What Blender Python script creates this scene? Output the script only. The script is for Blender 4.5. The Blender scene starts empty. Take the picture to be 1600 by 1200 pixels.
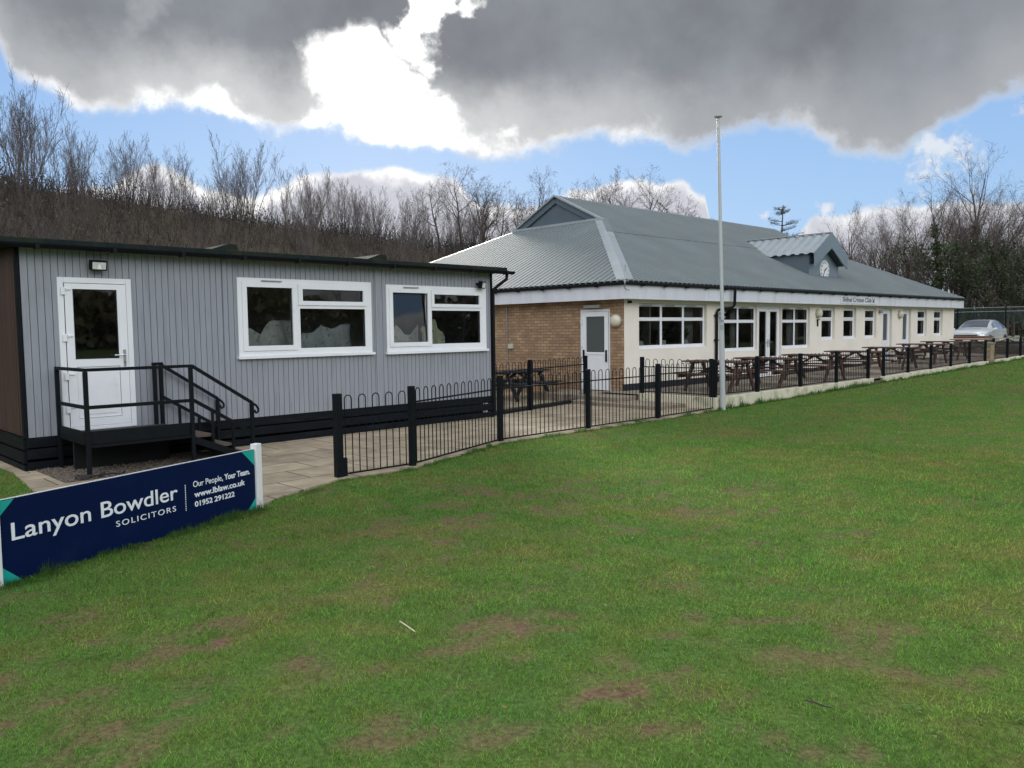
import bpy, math, random
import numpy as np
from mathutils import Vector, Matrix
R = math.radians
SC = bpy.context.scene
COL = SC.collection
random.seed(7)

# ------------------------------------------------------------------ camera
YAW_P, YAW_C = R(45.42), R(46.75)              # the facades of the two buildings, clockwise from the view
CAMZ = 1.8
def setup_camera():
    p, r = R(3.869), R(-0.729)
    fw = Vector((0, math.cos(p), -math.sin(p))); rt = Vector((1, 0, 0)); up = rt.cross(fw)
    r2 = rt*math.cos(r) + up*math.sin(r); u2 = up*math.cos(r) - rt*math.sin(r)
    cam = bpy.data.cameras.new('camera'); o = bpy.data.objects.new('camera', cam); COL.objects.link(o)
    m = Matrix((r2, u2, -fw)).transposed().to_4x4(); m.translation = Vector((0, 0, CAMZ))
    o.matrix_world = m
    cam.sensor_width = 36; cam.lens = 36*1247.5/1600; cam.clip_start = .05; cam.clip_end = 3000
    SC.camera = o
setup_camera()
SC.view_settings.view_transform = 'Standard'; SC.view_settings.look = 'None'
SC.view_settings.exposure = 0.93; SC.view_settings.gamma = 1
SUN_AZ, SUN_EL = -9.5, 18.5

# ------------------------------------------------------------------ sky
def setup_world():
    w = bpy.data.worlds.new('World'); SC.world = w; w.use_nodes = True
    nt = w.node_tree; N = nt.nodes; L = nt.links
    for n in list(N): N.remove(n)
    def put(sock, v):
        if isinstance(v, (int, float)): sock.default_value = v
        else: L.new(v, sock)
    def M(op, a, b=0.0, c=None, clamp=False):
        n = N.new('ShaderNodeMath'); n.operation = op; n.use_clamp = clamp
        put(n.inputs[0], a); put(n.inputs[1], b)
        if c is not None: put(n.inputs[2], c)
        return n.outputs[0]
    def sstep(x, a, b, ta=0.0, tb=1.0):
        n = N.new('ShaderNodeMapRange'); n.interpolation_type = 'SMOOTHSTEP'
        put(n.inputs[0], x); put(n.inputs[1], a); put(n.inputs[2], b); put(n.inputs[3], ta); put(n.inputs[4], tb)
        return n.outputs[0]
    def noise(vec, scale, detail, rough, off=0.0):
        n = N.new('ShaderNodeTexNoise'); n.noise_dimensions = '4D'
        L.new(vec, n.inputs['Vector']); n.inputs['W'].default_value = off
        n.inputs['Scale'].default_value = scale; n.inputs['Detail'].default_value = detail
        n.inputs['Roughness'].default_value = rough
        return M('SUBTRACT', n.outputs[0], .5)
    def ramp(fac, pts, scale):
        n = N.new('ShaderNodeValToRGB'); cr = n.color_ramp; cr.interpolation = 'EASE'
        L.new(fac, n.inputs[0])
        for i, (az, el) in enumerate(pts):
            p = (az+60)/120; v = el/scale
            e = cr.elements[i] if i < 2 else cr.elements.new(p)
            e.position = p; e.color = (v, v, v, 1)
        s = N.new('ShaderNodeSeparateColor'); L.new(n.outputs[0], s.inputs[0])
        return M('MULTIPLY', s.outputs[0], scale)
    def mixc(f, a, b):
        n = N.new('ShaderNodeMix'); n.data_type = 'RGBA'; n.clamp_factor = True
        put(n.inputs[0], f)
        for s, v in ((n.inputs[6], a), (n.inputs[7], b)):
            if isinstance(v, tuple): s.default_value = (*v, 1)
            else: L.new(v, s)
        return n.outputs[2]
    tc = N.new('ShaderNodeTexCoord'); d = tc.outputs['Generated']
    sp = N.new('ShaderNodeSeparateXYZ'); L.new(d, sp.inputs[0]); dx, dy, dz = sp.outputs
    az = M('MULTIPLY', M('ARCTAN2', dx, dy), 57.2958)
    el = M('MULTIPLY', M('ARCSINE', dz), 57.2958)
    azn = M('DIVIDE', M('ADD', az, 60), 120, clamp=True)
    back = sstep(dy, .35, -.4)                              # away from the sun the clouds are lit from the front
    # heavy cloud deck, its lower edge by azimuth
    b = ramp(azn, [(-60, 12), (-33, 18.5), (-30.8, 14.8), (-27.5, 13.2), (-24, 14.0), (-20, 14.2), (-16, 13.0), (-12.2, 13.6),
                   (-8.7, 12.6), (-4.3, 12.7), (-2.6, 12.0), (2.5, 12.6), (9, 12.9), (11.3, 12.0), (15.6, 12.8), (19.7, 12.1), (23.6, 10.9),
                   (25.5, 10.6), (28, 11.8), (31, 13.2), (36, 13.5), (60, 12)], 25)
    n1 = noise(d, 9, 9, .58, 1.3); n2 = noise(d, 3.2, 6, .5, 4.1); n3 = noise(d, 22, 7, .6, 2.2)
    e = M('ADD', M('SUBTRACT', el, b), M('ADD', M('MULTIPLY', n1, 3.6), M('MULTIPLY', n3, 3.4)))
    open_ = sstep(noise(d, 2.6, 5, .55, 9.0), -.02, .14)     # breaks in the deck, behind and overhead
    open_ = M('MULTIPLY', open_, M('MAXIMUM', back, sstep(el, 28, 45)))
    m1 = M('MULTIPLY', sstep(e, -.35, 1.0), M('SUBTRACT', 1, open_))
    es = M('ADD', e, M('ADD', M('MULTIPLY', n2, 4.0), M('MULTIPLY', noise(d, 9, 7, .55, 3.3), 4.0)))
    n4 = noise(d, 15, 10, .64, 7.7)
    azw = M('ADD', az, M('ADD', M('MULTIPLY', noise(d, 11, 8, .56, 11.1), 13), M('MULTIPLY', noise(d, 34, 6, .5, 12.2), 1.2)))
    elw = M('ADD', el, M('ADD', M('MULTIPLY', noise(d, 11, 8, .56, 13.3), 9), M('MULTIPLY', noise(d, 34, 6, .5, 14.4), 1.2)))
    def blob(a0, e0, ra, re, k=1.0):
        q = M('ADD', M('POWER', M('DIVIDE', M('ABSOLUTE', M('SUBTRACT', azw, a0)), ra), 2), M('POWER', M('DIVIDE', M('ABSOLUTE', M('SUBTRACT', elw, e0)), re), 2))
        n = N.new('ShaderNodeMapRange'); L.new(q, n.inputs[0]); n.inputs[1].default_value = 2.6; n.inputs[2].default_value = .2; n.inputs[3].default_value = 0; n.inputs[4].default_value = k
        return n.outputs[0]
    g = M('MAXIMUM', blob(-10.7, 16.9, 2.6, 2.2), M('MAXIMUM', blob(-4.7, 20.8, 1.1, 2.2), M('MAXIMUM', blob(-8.4, 14.0, 3.2, 1.6), M('MAXIMUM', blob(-6.3, 18.3, 1.3, 1.1, .85), blob(-23.6, 19.6, .9, 1.4, .2)))))
    core = M('ADD', .138, M('MULTIPLY', n2, .20)); core = M('ADD', core, M('ADD', M('MULTIPLY', n1, .13), M('MULTIPLY', n4, .04)))
    core = M('MAXIMUM', core, .075)
    cc = N.new('ShaderNodeCombineColor')
    L.new(M('MULTIPLY', core, .88), cc.inputs[0]); L.new(M('MULTIPLY', core, .95), cc.inputs[1]); L.new(M('MULTIPLY', core, 1.06), cc.inputs[2])
    core_back = mixc(M('ADD', .5, M('MULTIPLY', n2, 1.6)), (.75, .80, .90), (1.7, 1.7, 1.7))
    corec = mixc(back, cc.outputs[0], core_back)
    # glow of the sun behind the cloud
    sv = N.new('ShaderNodeVectorMath'); sv.operation = 'DOT_PRODUCT'; L.new(d, sv.inputs[0])
    sd = Vector((math.sin(R(SUN_AZ))*math.cos(R(SUN_EL)), math.cos(R(SUN_AZ))*math.cos(R(SUN_EL)), math.sin(R(SUN_EL))))
    sv.inputs[1].default_value = sd
    glow = sstep(sv.outputs['Value'], math.cos(R(24)), 1.0)
    rim = mixc(glow, (.43, .44, .455), (1.3, 1.28, 1.24))
    rim = mixc(M('MULTIPLY', sstep(noise(d, 10, 8, .60, 21.0), -.12, .14), M('SUBTRACT', 1, back)), rim, mixc(glow, (.31, .32, .335), (.40, .405, .41)))
    mid = mixc(back, mixc(glow, (.215, .224, .238), (.36, .365, .37)), core_back)
    ta = M('MULTIPLY', sstep(es, -.15, 1.5), M('SUBTRACT', 1, sstep(g, .1, 1.0)))
    tb = M('MULTIPLY', sstep(es, .8, 6.0), M('SUBTRACT', 1, sstep(g, -.15, .8)))
    c1 = mixc(tb, mixc(ta, rim, mid), corec)
    # cumulus bank low over the horizon
    c = ramp(azn, [(-60, 8.5), (-30, 8.8), (-27, 9.6), (-23.3, 10.9), (-20.2, 9.9), (-17.4, 9.2), (-16.1, 9.9), (-14, 10.7), (-10.5, 11.2),
                   (-7.9, 11.4), (-4.3, 10.8), (-2, 9.0), (1.5, 8.6), (4.7, 9.9), (8.3, 10.6), (11.8, 10.2), (13.6, 9.0), (14.2, 5.6), (19.0, 5.4),
                   (21, 7.4), (24, 7.9), (32.4, 7.6), (60, 8)], 25)
    e2 = M('ADD', M('SUBTRACT', c, el), M('ADD', M('MULTIPLY', n1, 2.4), M('MULTIPLY', n3, 1.8)))
    m2 = sstep(e2, -.1, .6)
    t2 = sstep(M('ADD', e2, M('ADD', M('MULTIPLY', n1, 4), M('MULTIPLY', n4, 4))), -.2, 1.6)
    rim2 = mixc(glow, (.53, .53, .54), (.78, .77, .75))
    c2 = mixc(t2, rim2, (.33, .335, .37))
    # a few loose scraps in the blue
    s = M('ADD', noise(d, 16, 8, .6, 6.6), M('MULTIPLY', n2, .5))
    m3 = M('MULTIPLY', sstep(s, .10, .20), sstep(az, 6, 15))
    # blue sky
    sky = N.new('ShaderNodeTexSky'); sky.sky_type = 'NISHITA'; sky.sun_disc = False
    sky.sun_elevation = R(SUN_EL); sky.sun_rotation = R(SUN_AZ); sky.air_density = 1.3; sky.dust_density = .3; sky.ozone_density = 2.5
    blue = mixc(.85, sky.outputs[0], mixc(sstep(el, 4, 24), (2.5, 3.95, 6.3), (1.6, 2.95, 5.7)))
    bg1 = N.new('ShaderNodeBackground'); L.new(blue, bg1.inputs[0]); bg1.inputs[1].default_value = .075
    bgc = N.new('ShaderNodeBackground')
    col = mixc(M('MULTIPLY', m3, .8), (0.4, .4, .4), (.5, .5, .5))
    col = mixc(m2, col, c2)
    col = mixc(m1, col, c1)
    L.new(col, bgc.inputs[0]); bgc.inputs[1].default_value = 1.0
    mask = M('MAXIMUM', m1, M('MAXIMUM', m2, M('MULTIPLY', m3, .7)))
    mx = N.new('ShaderNodeMixShader'); L.new(mask, mx.inputs[0]); L.new(bg1.outputs[0], mx.inputs[1]); L.new(bgc.outputs[0], mx.inputs[2])
    out = N.new('ShaderNodeOutputWorld'); L.new(mx.outputs[0], out.inputs[0])
    w.cycles.sampling_method = 'MANUAL'; w.cycles.sample_map_resolution = 1024
setup_world()
def setup_sun():
    l = bpy.data.lights.new('sun', 'SUN'); l.energy = 1.9; l.angle = R(12); l.color = (1, .94, .85)
    o = bpy.data.objects.new('sun', l); COL.objects.link(o)
    o.rotation_euler = (R(90-SUN_EL), 0, R(180-SUN_AZ)); o.location = (0, 0, 40)
setup_sun()

# ------------------------------------------------------------------ helpers
class MB:
    def __init__(s): s.v = []; s.f = []
    def add(s, vs, fs):
        k = len(s.v); s.v.extend(vs); s.f.extend([tuple(i+k for i in f) for f in fs]); return s
    def box(s, x0, x1, y0, y1, z0, z1):
        return s.add([(x0,y0,z0),(x1,y0,z0),(x1,y1,z0),(x0,y1,z0),(x0,y0,z1),(x1,y0,z1),(x1,y1,z1),(x0,y1,z1)],
                     [(0,3,2,1),(4,5,6,7),(0,1,5,4),(1,2,6,5),(2,3,7,6),(3,0,4,7)])
    def beam(s, a, b, w, h, up=(0,0,1)):
        a = Vector(a); b = Vector(b); d = (b-a).normalized(); upv = Vector(up)
        x = d.cross(upv)
        if x.length < 1e-4: x = Vector((1,0,0))
        x.normalize(); y = x.cross(d)
        vs = [tuple(p + x*i*w/2 + y*j*h/2) for p in (a, b) for i, j in ((-1,-1),(1,-1),(1,1),(-1,1))]
        return s.add(vs, [(0,1,2,3),(7,6,5,4),(0,4,5,1),(1,5,6,2),(2,6,7,3),(3,7,4,0)])
    def tube(s, pts, rad, n=8, caps=True):
        pts = [Vector(p) for p in pts]
        if not isinstance(rad, (list, tuple)): rad = [rad]*len(pts)
        vs = []; prev = None
        for i, p in enumerate(pts):
            d = (pts[min(i+1, len(pts)-1)] - pts[max(i-1, 0)]).normalized()
            if prev is None:
                prev = d.cross(Vector((0,0,1)) if abs(d.z) < .9 else Vector((1,0,0))).normalized()
            x = (prev - d*prev.dot(d)).normalized(); prev = x; y = d.cross(x)
            for k in range(n):
                t = 2*math.pi*k/n
                vs.append(tuple(p + x*math.cos(t)*rad[i] + y*math.sin(t)*rad[i]))
        fs = []
        for i in range(len(pts)-1):
            for k in range(n):
                a = i*n+k; b2 = i*n+(k+1) % n
                fs.append((a, b2, b2+n, a+n))
        if caps: fs.append(tuple(range(n-1, -1, -1))); fs.append(tuple(range((len(pts)-1)*n, len(pts)*n)))
        return s.add(vs, fs)
    def prism(s, poly, y0, y1):                      # polygon in x,z pulled along y
        n = len(poly)
        vs = [(x, y0, z) for x, z in poly] + [(x, y1, z) for x, z in poly]
        return s.add(vs, [tuple(range(n)), tuple(range(2*n-1, n-1, -1))] + [(i, i+n, (i+1) % n + n, (i+1) % n) for i in range(n)])
    def lathe(s, prof, n=16, c=(0,0,0), axis='z'):
        vs = []
        for r, h in prof:
            for k in range(n):
                t = 2*math.pi*k/n; a, b2 = r*math.cos(t), r*math.sin(t)
                vs.append((c[0]+a, c[1]+b2, c[2]+h) if axis == 'z' else (c[0]+a, c[1]+h, c[2]+b2))
        m = len(prof)
        fs = [(i*n+k, i*n+(k+1) % n, (i+1)*n+(k+1) % n, (i+1)*n+k) for i in range(m-1) for k in range(n)]
        fs += [tuple(range(n-1, -1, -1)), tuple(range((m-1)*n, m*n))]
        return s.add(vs, fs)
    def wall(s, x0, x1, z0, z1, holes, y, depth=0.0):  # wall in x,z at y with openings; depth>0 adds reveals behind
        xs = sorted({x0, x1, *[h[i] for h in holes for i in (0, 1)]}); zs = sorted({z0, z1, *[h[i] for h in holes for i in (2, 3)]})
        xs = [x for x in xs if x0 <= x <= x1]; zs = [q for q in zs if z0 <= q <= z1]
        for i in range(len(xs)-1):
            for j in range(len(zs)-1):
                cx, cz = (xs[i]+xs[i+1])/2, (zs[j]+zs[j+1])/2
                if any(h[0] < cx < h[1] and h[2] < cz < h[3] for h in holes): continue
                s.add([(xs[i],y,zs[j]),(xs[i+1],y,zs[j]),(xs[i+1],y,zs[j+1]),(xs[i],y,zs[j+1])], [(0,1,2,3)])
        if depth:
            for a, b2, c, d in holes:
                for (p, q) in (((a,c),(a,d)),((a,d),(b2,d)),((b2,d),(b2,c)),((b2,c),(a,c))):
                    s.add([(p[0],y,p[1]),(q[0],y,q[1]),(q[0],y+depth,q[1]),(p[0],y+depth,p[1])], [(0,1,2,3)])
        return s
    def build(s, name, mat, parent=None, smooth=False, bevel=0.0, loc=None, label=None):
        me = bpy.data.meshes.new(name); me.from_pydata(s.v, [], s.f); me.update()
        if mat: me.materials.append(mat)
        o = bpy.data.objects.new(name, me); COL.objects.link(o)
        if parent: o.parent = parent
        if loc: o.location = loc
        if smooth:
            me.polygons.foreach_set('use_smooth', [True]*len(me.polygons))
            if smooth == 'auto': me.set_sharp_from_angle(angle=R(40))
        if bevel:
            m = o.modifiers.new('bevel', 'BEVEL'); m.width = bevel; m.segments = 2; m.limit_method = 'ANGLE'; m.angle_limit = R(50)
        if label: o['label'] = label
        return o
def thing(name, label, cat, loc=(0,0,0), rz=0.0, group=None):
    o = bpy.data.objects.new(name, None); COL.objects.link(o); o.empty_display_size = .2
    o.location = loc; o.rotation_euler = (0, 0, rz)
    return tag(o, label, cat, group)
def tag(o, label, cat, group=None):
    o['label'] = label; o['category'] = cat
    if group: o['group'] = group
    return o
def struct(o, kind='structure', label=None):
    o['kind'] = kind
    if label: o['label'] = label
    return o
def dup(root, loc, rz, scale=None, label=None, group=None):
    r = root.copy(); COL.objects.link(r); r.location = loc; r.rotation_euler = (0, 0, rz)
    if scale is not None: r.scale = scale if hasattr(scale, '__len__') else (scale,)*3
    if label: r['label'] = label
    if group: r['group'] = group
    for ch in list(root.children):
        c = ch.copy(); COL.objects.link(c); c.parent = r
        for g in list(ch.children):
            k = g.copy(); COL.objects.link(k); k.parent = c
    return r

# ------------------------------------------------------------------ materials
MATS = {}
def mat(name, col, rough=.6, var=.12, scale=4.0, bump=0.0, bscale=60.0, metal=0.0, spec=.5, dirt=None, dirt_scale=2.0, dirt_lo=.55, dirt_hi=.75, stretch=(1,1,1), attr=None, coat=0.0, trans=0.0):
    if name in MATS: return MATS[name]
    m = bpy.data.materials.new(name); m.use_nodes = True; nt = m.node_tree; N = nt.nodes; L = nt.links
    b = N['Principled BSDF']; b.inputs['Roughness'].default_value = rough; b.inputs['Metallic'].default_value = metal
    b.inputs['Specular IOR Level'].default_value = spec; b.inputs['Coat Weight'].default_value = coat
    tc = N.new('ShaderNodeTexCoord'); mp = N.new('ShaderNodeMapping'); L.new(tc.outputs['Object'], mp.inputs[0]); mp.inputs['Scale'].default_value = stretch
    no = N.new('ShaderNodeTexNoise'); L.new(mp.outputs[0], no.inputs['Vector']); no.inputs['Scale'].default_value = scale; no.inputs['Detail'].default_value = 6; no.inputs['Roughness'].default_value = .6
    mr = N.new('ShaderNodeMapRange'); L.new(no.outputs[0], mr.inputs[0]); mr.inputs[1].default_value = .25; mr.inputs[2].default_value = .75
    mr.inputs[3].default_value = 1-var; mr.inputs[4].default_value = 1+var
    mu = N.new('ShaderNodeMix'); mu.data_type = 'RGBA'; mu.blend_type = 'MULTIPLY'; mu.inputs[0].default_value = 1
    if attr:
        at = N.new('ShaderNodeAttribute'); at.attribute_name = attr; L.new(at.outputs['Color'], mu.inputs[6])
    else: mu.inputs[6].default_value = (*col, 1)
    L.new(mr.outputs[0], mu.inputs[7]); out = mu.outputs[2]
    if dirt:
        n2 = N.new('ShaderNodeTexNoise'); L.new(mp.outputs[0], n2.inputs['Vector']); n2.inputs['Scale'].default_value = dirt_scale; n2.inputs['Detail'].default_value = 8; n2.inputs['Roughness'].default_value = .65
        r2 = N.new('ShaderNodeMapRange'); L.new(n2.outputs[0], r2.inputs[0]); r2.inputs[1].default_value = dirt_lo; r2.inputs[2].default_value = dirt_hi
        mx = N.new('ShaderNodeMix'); mx.data_type = 'RGBA'; L.new(r2.outputs[0], mx.inputs[0]); L.new(out, mx.inputs[6]); mx.inputs[7].default_value = (*dirt, 1); out = mx.outputs[2]
    L.new(out, b.inputs['Base Color'])
    if trans: b.inputs['Transmission Weight'].default_value = trans
    if bump:
        n3 = N.new('ShaderNodeTexNoise'); L.new(mp.outputs[0], n3.inputs['Vector']); n3.inputs['Scale'].default_value = bscale; n3.inputs['Detail'].default_value = 5
        bp = N.new('ShaderNodeBump'); bp.inputs['Strength'].default_value = bump; bp.inputs['Distance'].default_value = .01; L.new(n3.outputs[0], bp.inputs['Height']); L.new(bp.outputs[0], b.inputs['Normal'])
    MATS[name] = m
    return m
def brick_mat(name, c1, c2, mortar, bw, bh, ms, rough=.85, offs=.5, bump=.5, dirt=None, rot=(0,0,0), var=.25, dscale=1.2, axes='xy'):
    m = bpy.data.materials.new(name); m.use_nodes = True; nt = m.node_tree; N = nt.nodes; L = nt.links
    b = N['Principled BSDF']; b.inputs['Roughness'].default_value = rough
    tc = N.new('ShaderNodeTexCoord'); mp = N.new('ShaderNodeMapping'); mp.inputs['Rotation'].default_value = rot
    sx = N.new('ShaderNodeSeparateXYZ'); cx = N.new('ShaderNodeCombineXYZ'); L.new(tc.outputs['Object'], sx.inputs[0])
    for i, a in enumerate(axes): L.new(sx.outputs['xyz'.index(a)], cx.inputs[i])
    L.new(cx.outputs[0], mp.inputs[0])
    dn = N.new('ShaderNodeTexNoise'); dn.inputs['Scale'].default_value = 5; dn.inputs['Detail'].default_value = 3; L.new(mp.outputs[0], dn.inputs['Vector'])
    va = N.new('ShaderNodeVectorMath'); va.operation = 'SCALE'; va.inputs['Scale'].default_value = ms*1.2; L.new(dn.outputs['Color'], va.inputs[0])
    vb = N.new('ShaderNodeVectorMath'); L.new(mp.outputs[0], vb.inputs[0]); L.new(va.outputs[0], vb.inputs[1])
    br = N.new('ShaderNodeTexBrick'); L.new(vb.outputs[0], br.inputs['Vector']); br.offset = offs
    br.inputs['Scale'].default_value = 1; br.inputs['Brick Width'].default_value = bw; br.inputs['Row Height'].default_value = bh; br.inputs['Mortar Size'].default_value = ms; br.inputs['Mortar Smooth'].default_value = .2
    br.inputs['Color1'].default_value = (*c1, 1); br.inputs['Color2'].default_value = (*c2, 1); br.inputs['Mortar'].default_value = (*mortar, 1)
    no = N.new('ShaderNodeTexNoise'); L.new(mp.outputs[0], no.inputs['Vector']); no.inputs['Scale'].default_value = 3; no.inputs['Detail'].default_value = 8
    mr = N.new('ShaderNodeMapRange'); L.new(no.outputs[0], mr.inputs[0]); mr.inputs[1].default_value = .25; mr.inputs[2].default_value = .75; mr.inputs[3].default_value = 1-var; mr.inputs[4].default_value = 1+var
    mu = N.new('ShaderNodeMix'); mu.data_type = 'RGBA'; mu.blend_type = 'MULTIPLY'; mu.inputs[0].default_value = 1; L.new(br.outputs[0], mu.inputs[6]); L.new(mr.outputs[0], mu.inputs[7]); out = mu.outputs[2]
    if dirt:
        n2 = N.new('ShaderNodeTexNoise'); L.new(mp.outputs[0], n2.inputs['Vector']); n2.inputs['Scale'].default_value = dscale; n2.inputs['Detail'].default_value = 9; n2.inputs['Roughness'].default_value = .7
        r2 = N.new('ShaderNodeMapRange'); L.new(n2.outputs[0], r2.inputs[0]); r2.inputs[1].default_value = .5; r2.inputs[2].default_value = .72; r2.inputs[4].default_value = .75
        mx = N.new('ShaderNodeMix'); mx.data_type = 'RGBA'; L.new(r2.outputs[0], mx.inputs[0]); L.new(out, mx.inputs[6]); mx.inputs[7].default_value = (*dirt, 1); out = mx.outputs[2]
    L.new(out, b.inputs['Base Color'])
    bp = N.new('ShaderNodeBump'); bp.inputs['Strength'].default_value = bump; bp.inputs['Distance'].default_value = .008; bp.invert = True
    L.new(br.outputs['Fac'], bp.inputs['Height']); L.new(bp.outputs[0], b.inputs['Normal'])
    return m
def glass_mat(name, tint, ior=1.9):
    m = bpy.data.materials.new(name); m.use_nodes = True; nt = m.node_tree; N = nt.nodes; L = nt.links
    for n in list(N): N.remove(n)
    o = N.new('ShaderNodeOutputMaterial'); t = N.new('ShaderNodeBsdfTransparent'); t.inputs[0].default_value = (*tint, 1)
    g = N.new('ShaderNodeBsdfGlossy'); g.inputs['Roughness'].default_value = .012
    fr = N.new('ShaderNodeFresnel'); fr.inputs[0].default_value = ior
    tc = N.new('ShaderNodeTexCoord'); no = N.new('ShaderNodeTexNoise'); no.inputs['Scale'].default_value = 1.3; L.new(tc.outputs['Object'], no.inputs['Vector'])
    bp = N.new('ShaderNodeBump'); bp.inputs['Strength'].default_value = .05; bp.inputs['Distance'].default_value = .02; L.new(no.outputs[0], bp.inputs['Height']); L.new(bp.outputs[0], g.inputs['Normal'])
    mx = N.new('ShaderNodeMixShader'); L.new(fr.outputs[0], mx.inputs[0]); L.new(t.outputs[0], mx.inputs[1]); L.new(g.outputs[0], mx.inputs[2]); L.new(mx.outputs[0], o.inputs[0])
    return m
UPVC = mat('white_upvc', (.80,.81,.82), .32, .04, 3, dirt=(.62,.62,.58), dirt_scale=2.5, dirt_lo=.6, dirt_hi=.85)
BLACK = mat('black_paint', (.006,.008,.010), .55, .3, 12, bump=.15, bscale=80, spec=.12)
BLACKPL = mat('black_plastic', (.006,.007,.009), .5, .2, 6, spec=.15)
OBSCURE = mat('obscure_glass', (.085,.098,.096), .22, .06, 60, bump=.2, bscale=150)
GLASS = glass_mat('window_glass', (.74,.78,.79), 1.8)
RUBBER = mat('dark_gasket', (.02,.02,.022), .6, .1)
CHROME = mat('brushed_metal', (.62,.62,.62), .3, .1, 20, metal=1)
GALV = mat('galvanised_steel', (.35,.36,.37), .5, .2, 15, metal=.8)

# ------------------------------------------------------------------ numpy noise shared by the lawn and its grass
rng = np.random.default_rng(5)
PERM = rng.random((256, 256))
def vnoise(x, y):
    xi = np.floor(x).astype(int); yi = np.floor(y).astype(int); fx = x-xi; fy = y-yi
    fx = fx*fx*(3-2*fx); fy = fy*fy*(3-2*fy)
    a = PERM[xi % 256, yi % 256]; b = PERM[(xi+1) % 256, yi % 256]; c = PERM[xi % 256, (yi+1) % 256]; d = PERM[(xi+1) % 256, (yi+1) % 256]
    return (a*(1-fx)+b*fx)*(1-fy) + (c*(1-fx)+d*fx)*fy
def fbm(x, y, o=5, g=.5):
    s = np.zeros_like(x, dtype=float); a = 1.0; t = 0
    for i in range(o):
        s += a*vnoise(x*2**i+17.3*i, y*2**i+5.1*i); t += a; a *= g
    return s/t
def sst(x, a, b):
    t = np.clip((x-a)/(b-a), 0, 1); return t*t*(3-2*t)
UC = np.array([math.sin(YAW_C), math.cos(YAW_C)]); VC = np.array([-math.cos(YAW_C), math.sin(YAW_C)])
KC = np.array([2.809, 19.925])
KP = np.array([-6.378, 10.458])
UP = np.array([math.sin(YAW_P), math.cos(YAW_P)]); VP = np.array([-math.cos(YAW_P), math.sin(YAW_P)])
def cw(U, V, z=0.0):                                # club frame to world
    p = KC + UC*U + VC*V; return (float(p[0]), float(p[1]), z)
def pw(U, V, z=0.0):
    p = KP + UP*U + VP*V; return (float(p[0]), float(p[1]), z)
def terrain(x, y):
    x = np.asarray(x, float); y = np.asarray(y, float)
    U = (x-KC[0])*UC[0] + (y-KC[1])*UC[1]; V = (x-KC[0])*VC[0] + (y-KC[1])*VC[1]
    z = .0155*np.clip(U, 0, 45)*sst(V, -30, -2)
    z = z + (.02*(fbm(x*.35, y*.35, 3)-.5)+.030*(fbm(x*2.1+7, y*2.1, 3)-.5))*sst(-V, 3.2, 5)
    # wooded bank behind the buildings
    vb = 7.2 + 8.0*sst(U, -10, -1)
    h = np.clip(7.9 - .052*(U+7), 1.2, 12)
    h = h*(1 - .0*U)
    h = h + .5*(fbm(U*.09, V*.09, 3)-.5)*2
    t = np.clip((V-vb)/(25.5-vb), 0, 1); t = t*t*(3-2*t)*.6 + t*.4
    z = z + h*t*(1-.75*sst(U, 45, 95))
    return z
def bank(x, y):
    U = (x-KC[0])*UC[0] + (y-KC[1])*UC[1]; V = (x-KC[0])*VC[0] + (y-KC[1])*VC[1]
    vb = 7.2 + 8.0*sst(U, -10, -1)
    return sst(V + 1.2*(fbm(x*.6, y*.6, 3)-.5), vb-.9, vb+.8)
PATCHES = [(-.06,4.79,.3),(1.43,8.49,.5),(.49,7.78,.35),(1.01,7.0,.3),(-.46,9.14,.4),(-.81,8.15,.4),(-1.13,4.09,.3),(-1.84,3.37,.35),(-1.52,3.88,.3),
 (-1.65,3.59,.25),(-2.71,4.14,.2),(-.38,4.36,.25),(1.15,5.48,.2),(.5,6.31,.2),(.65,4.08,.25),(1.66,4.17,.3),(1.79,3.42,.2),(1.3,3.32,.2),(-.02,4.44,.2),
 (-1.2,5.57,.2),(-.89,6.67,.3),(-1.69,4.85,.2),(2.23,7.69,.3),(2.8,6.91,.25),(2.26,3.96,.25),(-.71,3.48,.2),(1.16,4.5,.15),(.45,3.79,.2),(2.25,4.46,.3),
 (-.11,3.49,.2),(-2.29,5.92,.12),(-1.99,4.08,.2),(.2,8.6,.6),(-.6,7.4,.5),(1.9,7.6,.5),(.9,9.3,.5),(2.6,8.9,.5),(-1.3,7.2,.4),(-2.4,3.6,.35),(-2.0,4.6,.3),(-2.9,4.9,.3),(-2.2,8.9,.35),(-2.45,8.1,.3)]
def bare(x, y):                                      # 0 thick grass .. 1 bare soil
    n = fbm(x*3.6, y*5.2, 5, .62); n2 = fbm(x*.5+40, y*.5+9, 3)
    s = np.zeros_like(x)
    for px, py, r in PATCHES:
        d2 = ((x-px)/(r*1.1))**2 + ((y-py)/(r*.75))**2
        s = np.maximum(s, np.exp(-d2*1.2))
    f = n + .15*(n2-.5) + .40*s*sst(n, .36, .58)
    hf = fbm(x*14, y*20, 4, .6)
    return np.clip(sst(f, .62, .86)*(.35+1.3*sst(hf, .35, .62)), 0, 1)*.80 + .62*sst(hf, .56, .72)*sst(fbm(x*1.3+5, y*1.6, 3), .36, .62)
def tone(x, y):                                      # -1 yellowish .. 1 lush
    return 1.4*(fbm(x*.8+3, y*.9+8, 4, .6)-.5) + 1.7*(fbm(x*3.1, y*3.6, 4, .6)-.5)
PAVE = [(-6.66,10.5),(-5.36,8.9),(-4.3,8.15),(-2.634,8.102),(-2.535,8.629),(-2.115,9.605),(-1.306,10.303),(-.194,12.542),(1.341,14.077),(2.842,15.515),(4.405,17.174)]
PAVE = PAVE + [cw(-.5,-2.6)[:2], cw(-.3,-1.0)[:2], cw(.05,.1)[:2], cw(.05,6.8)[:2], pw(10.2,8.0)[:2], pw(-.4,8.0)[:2]]
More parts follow.
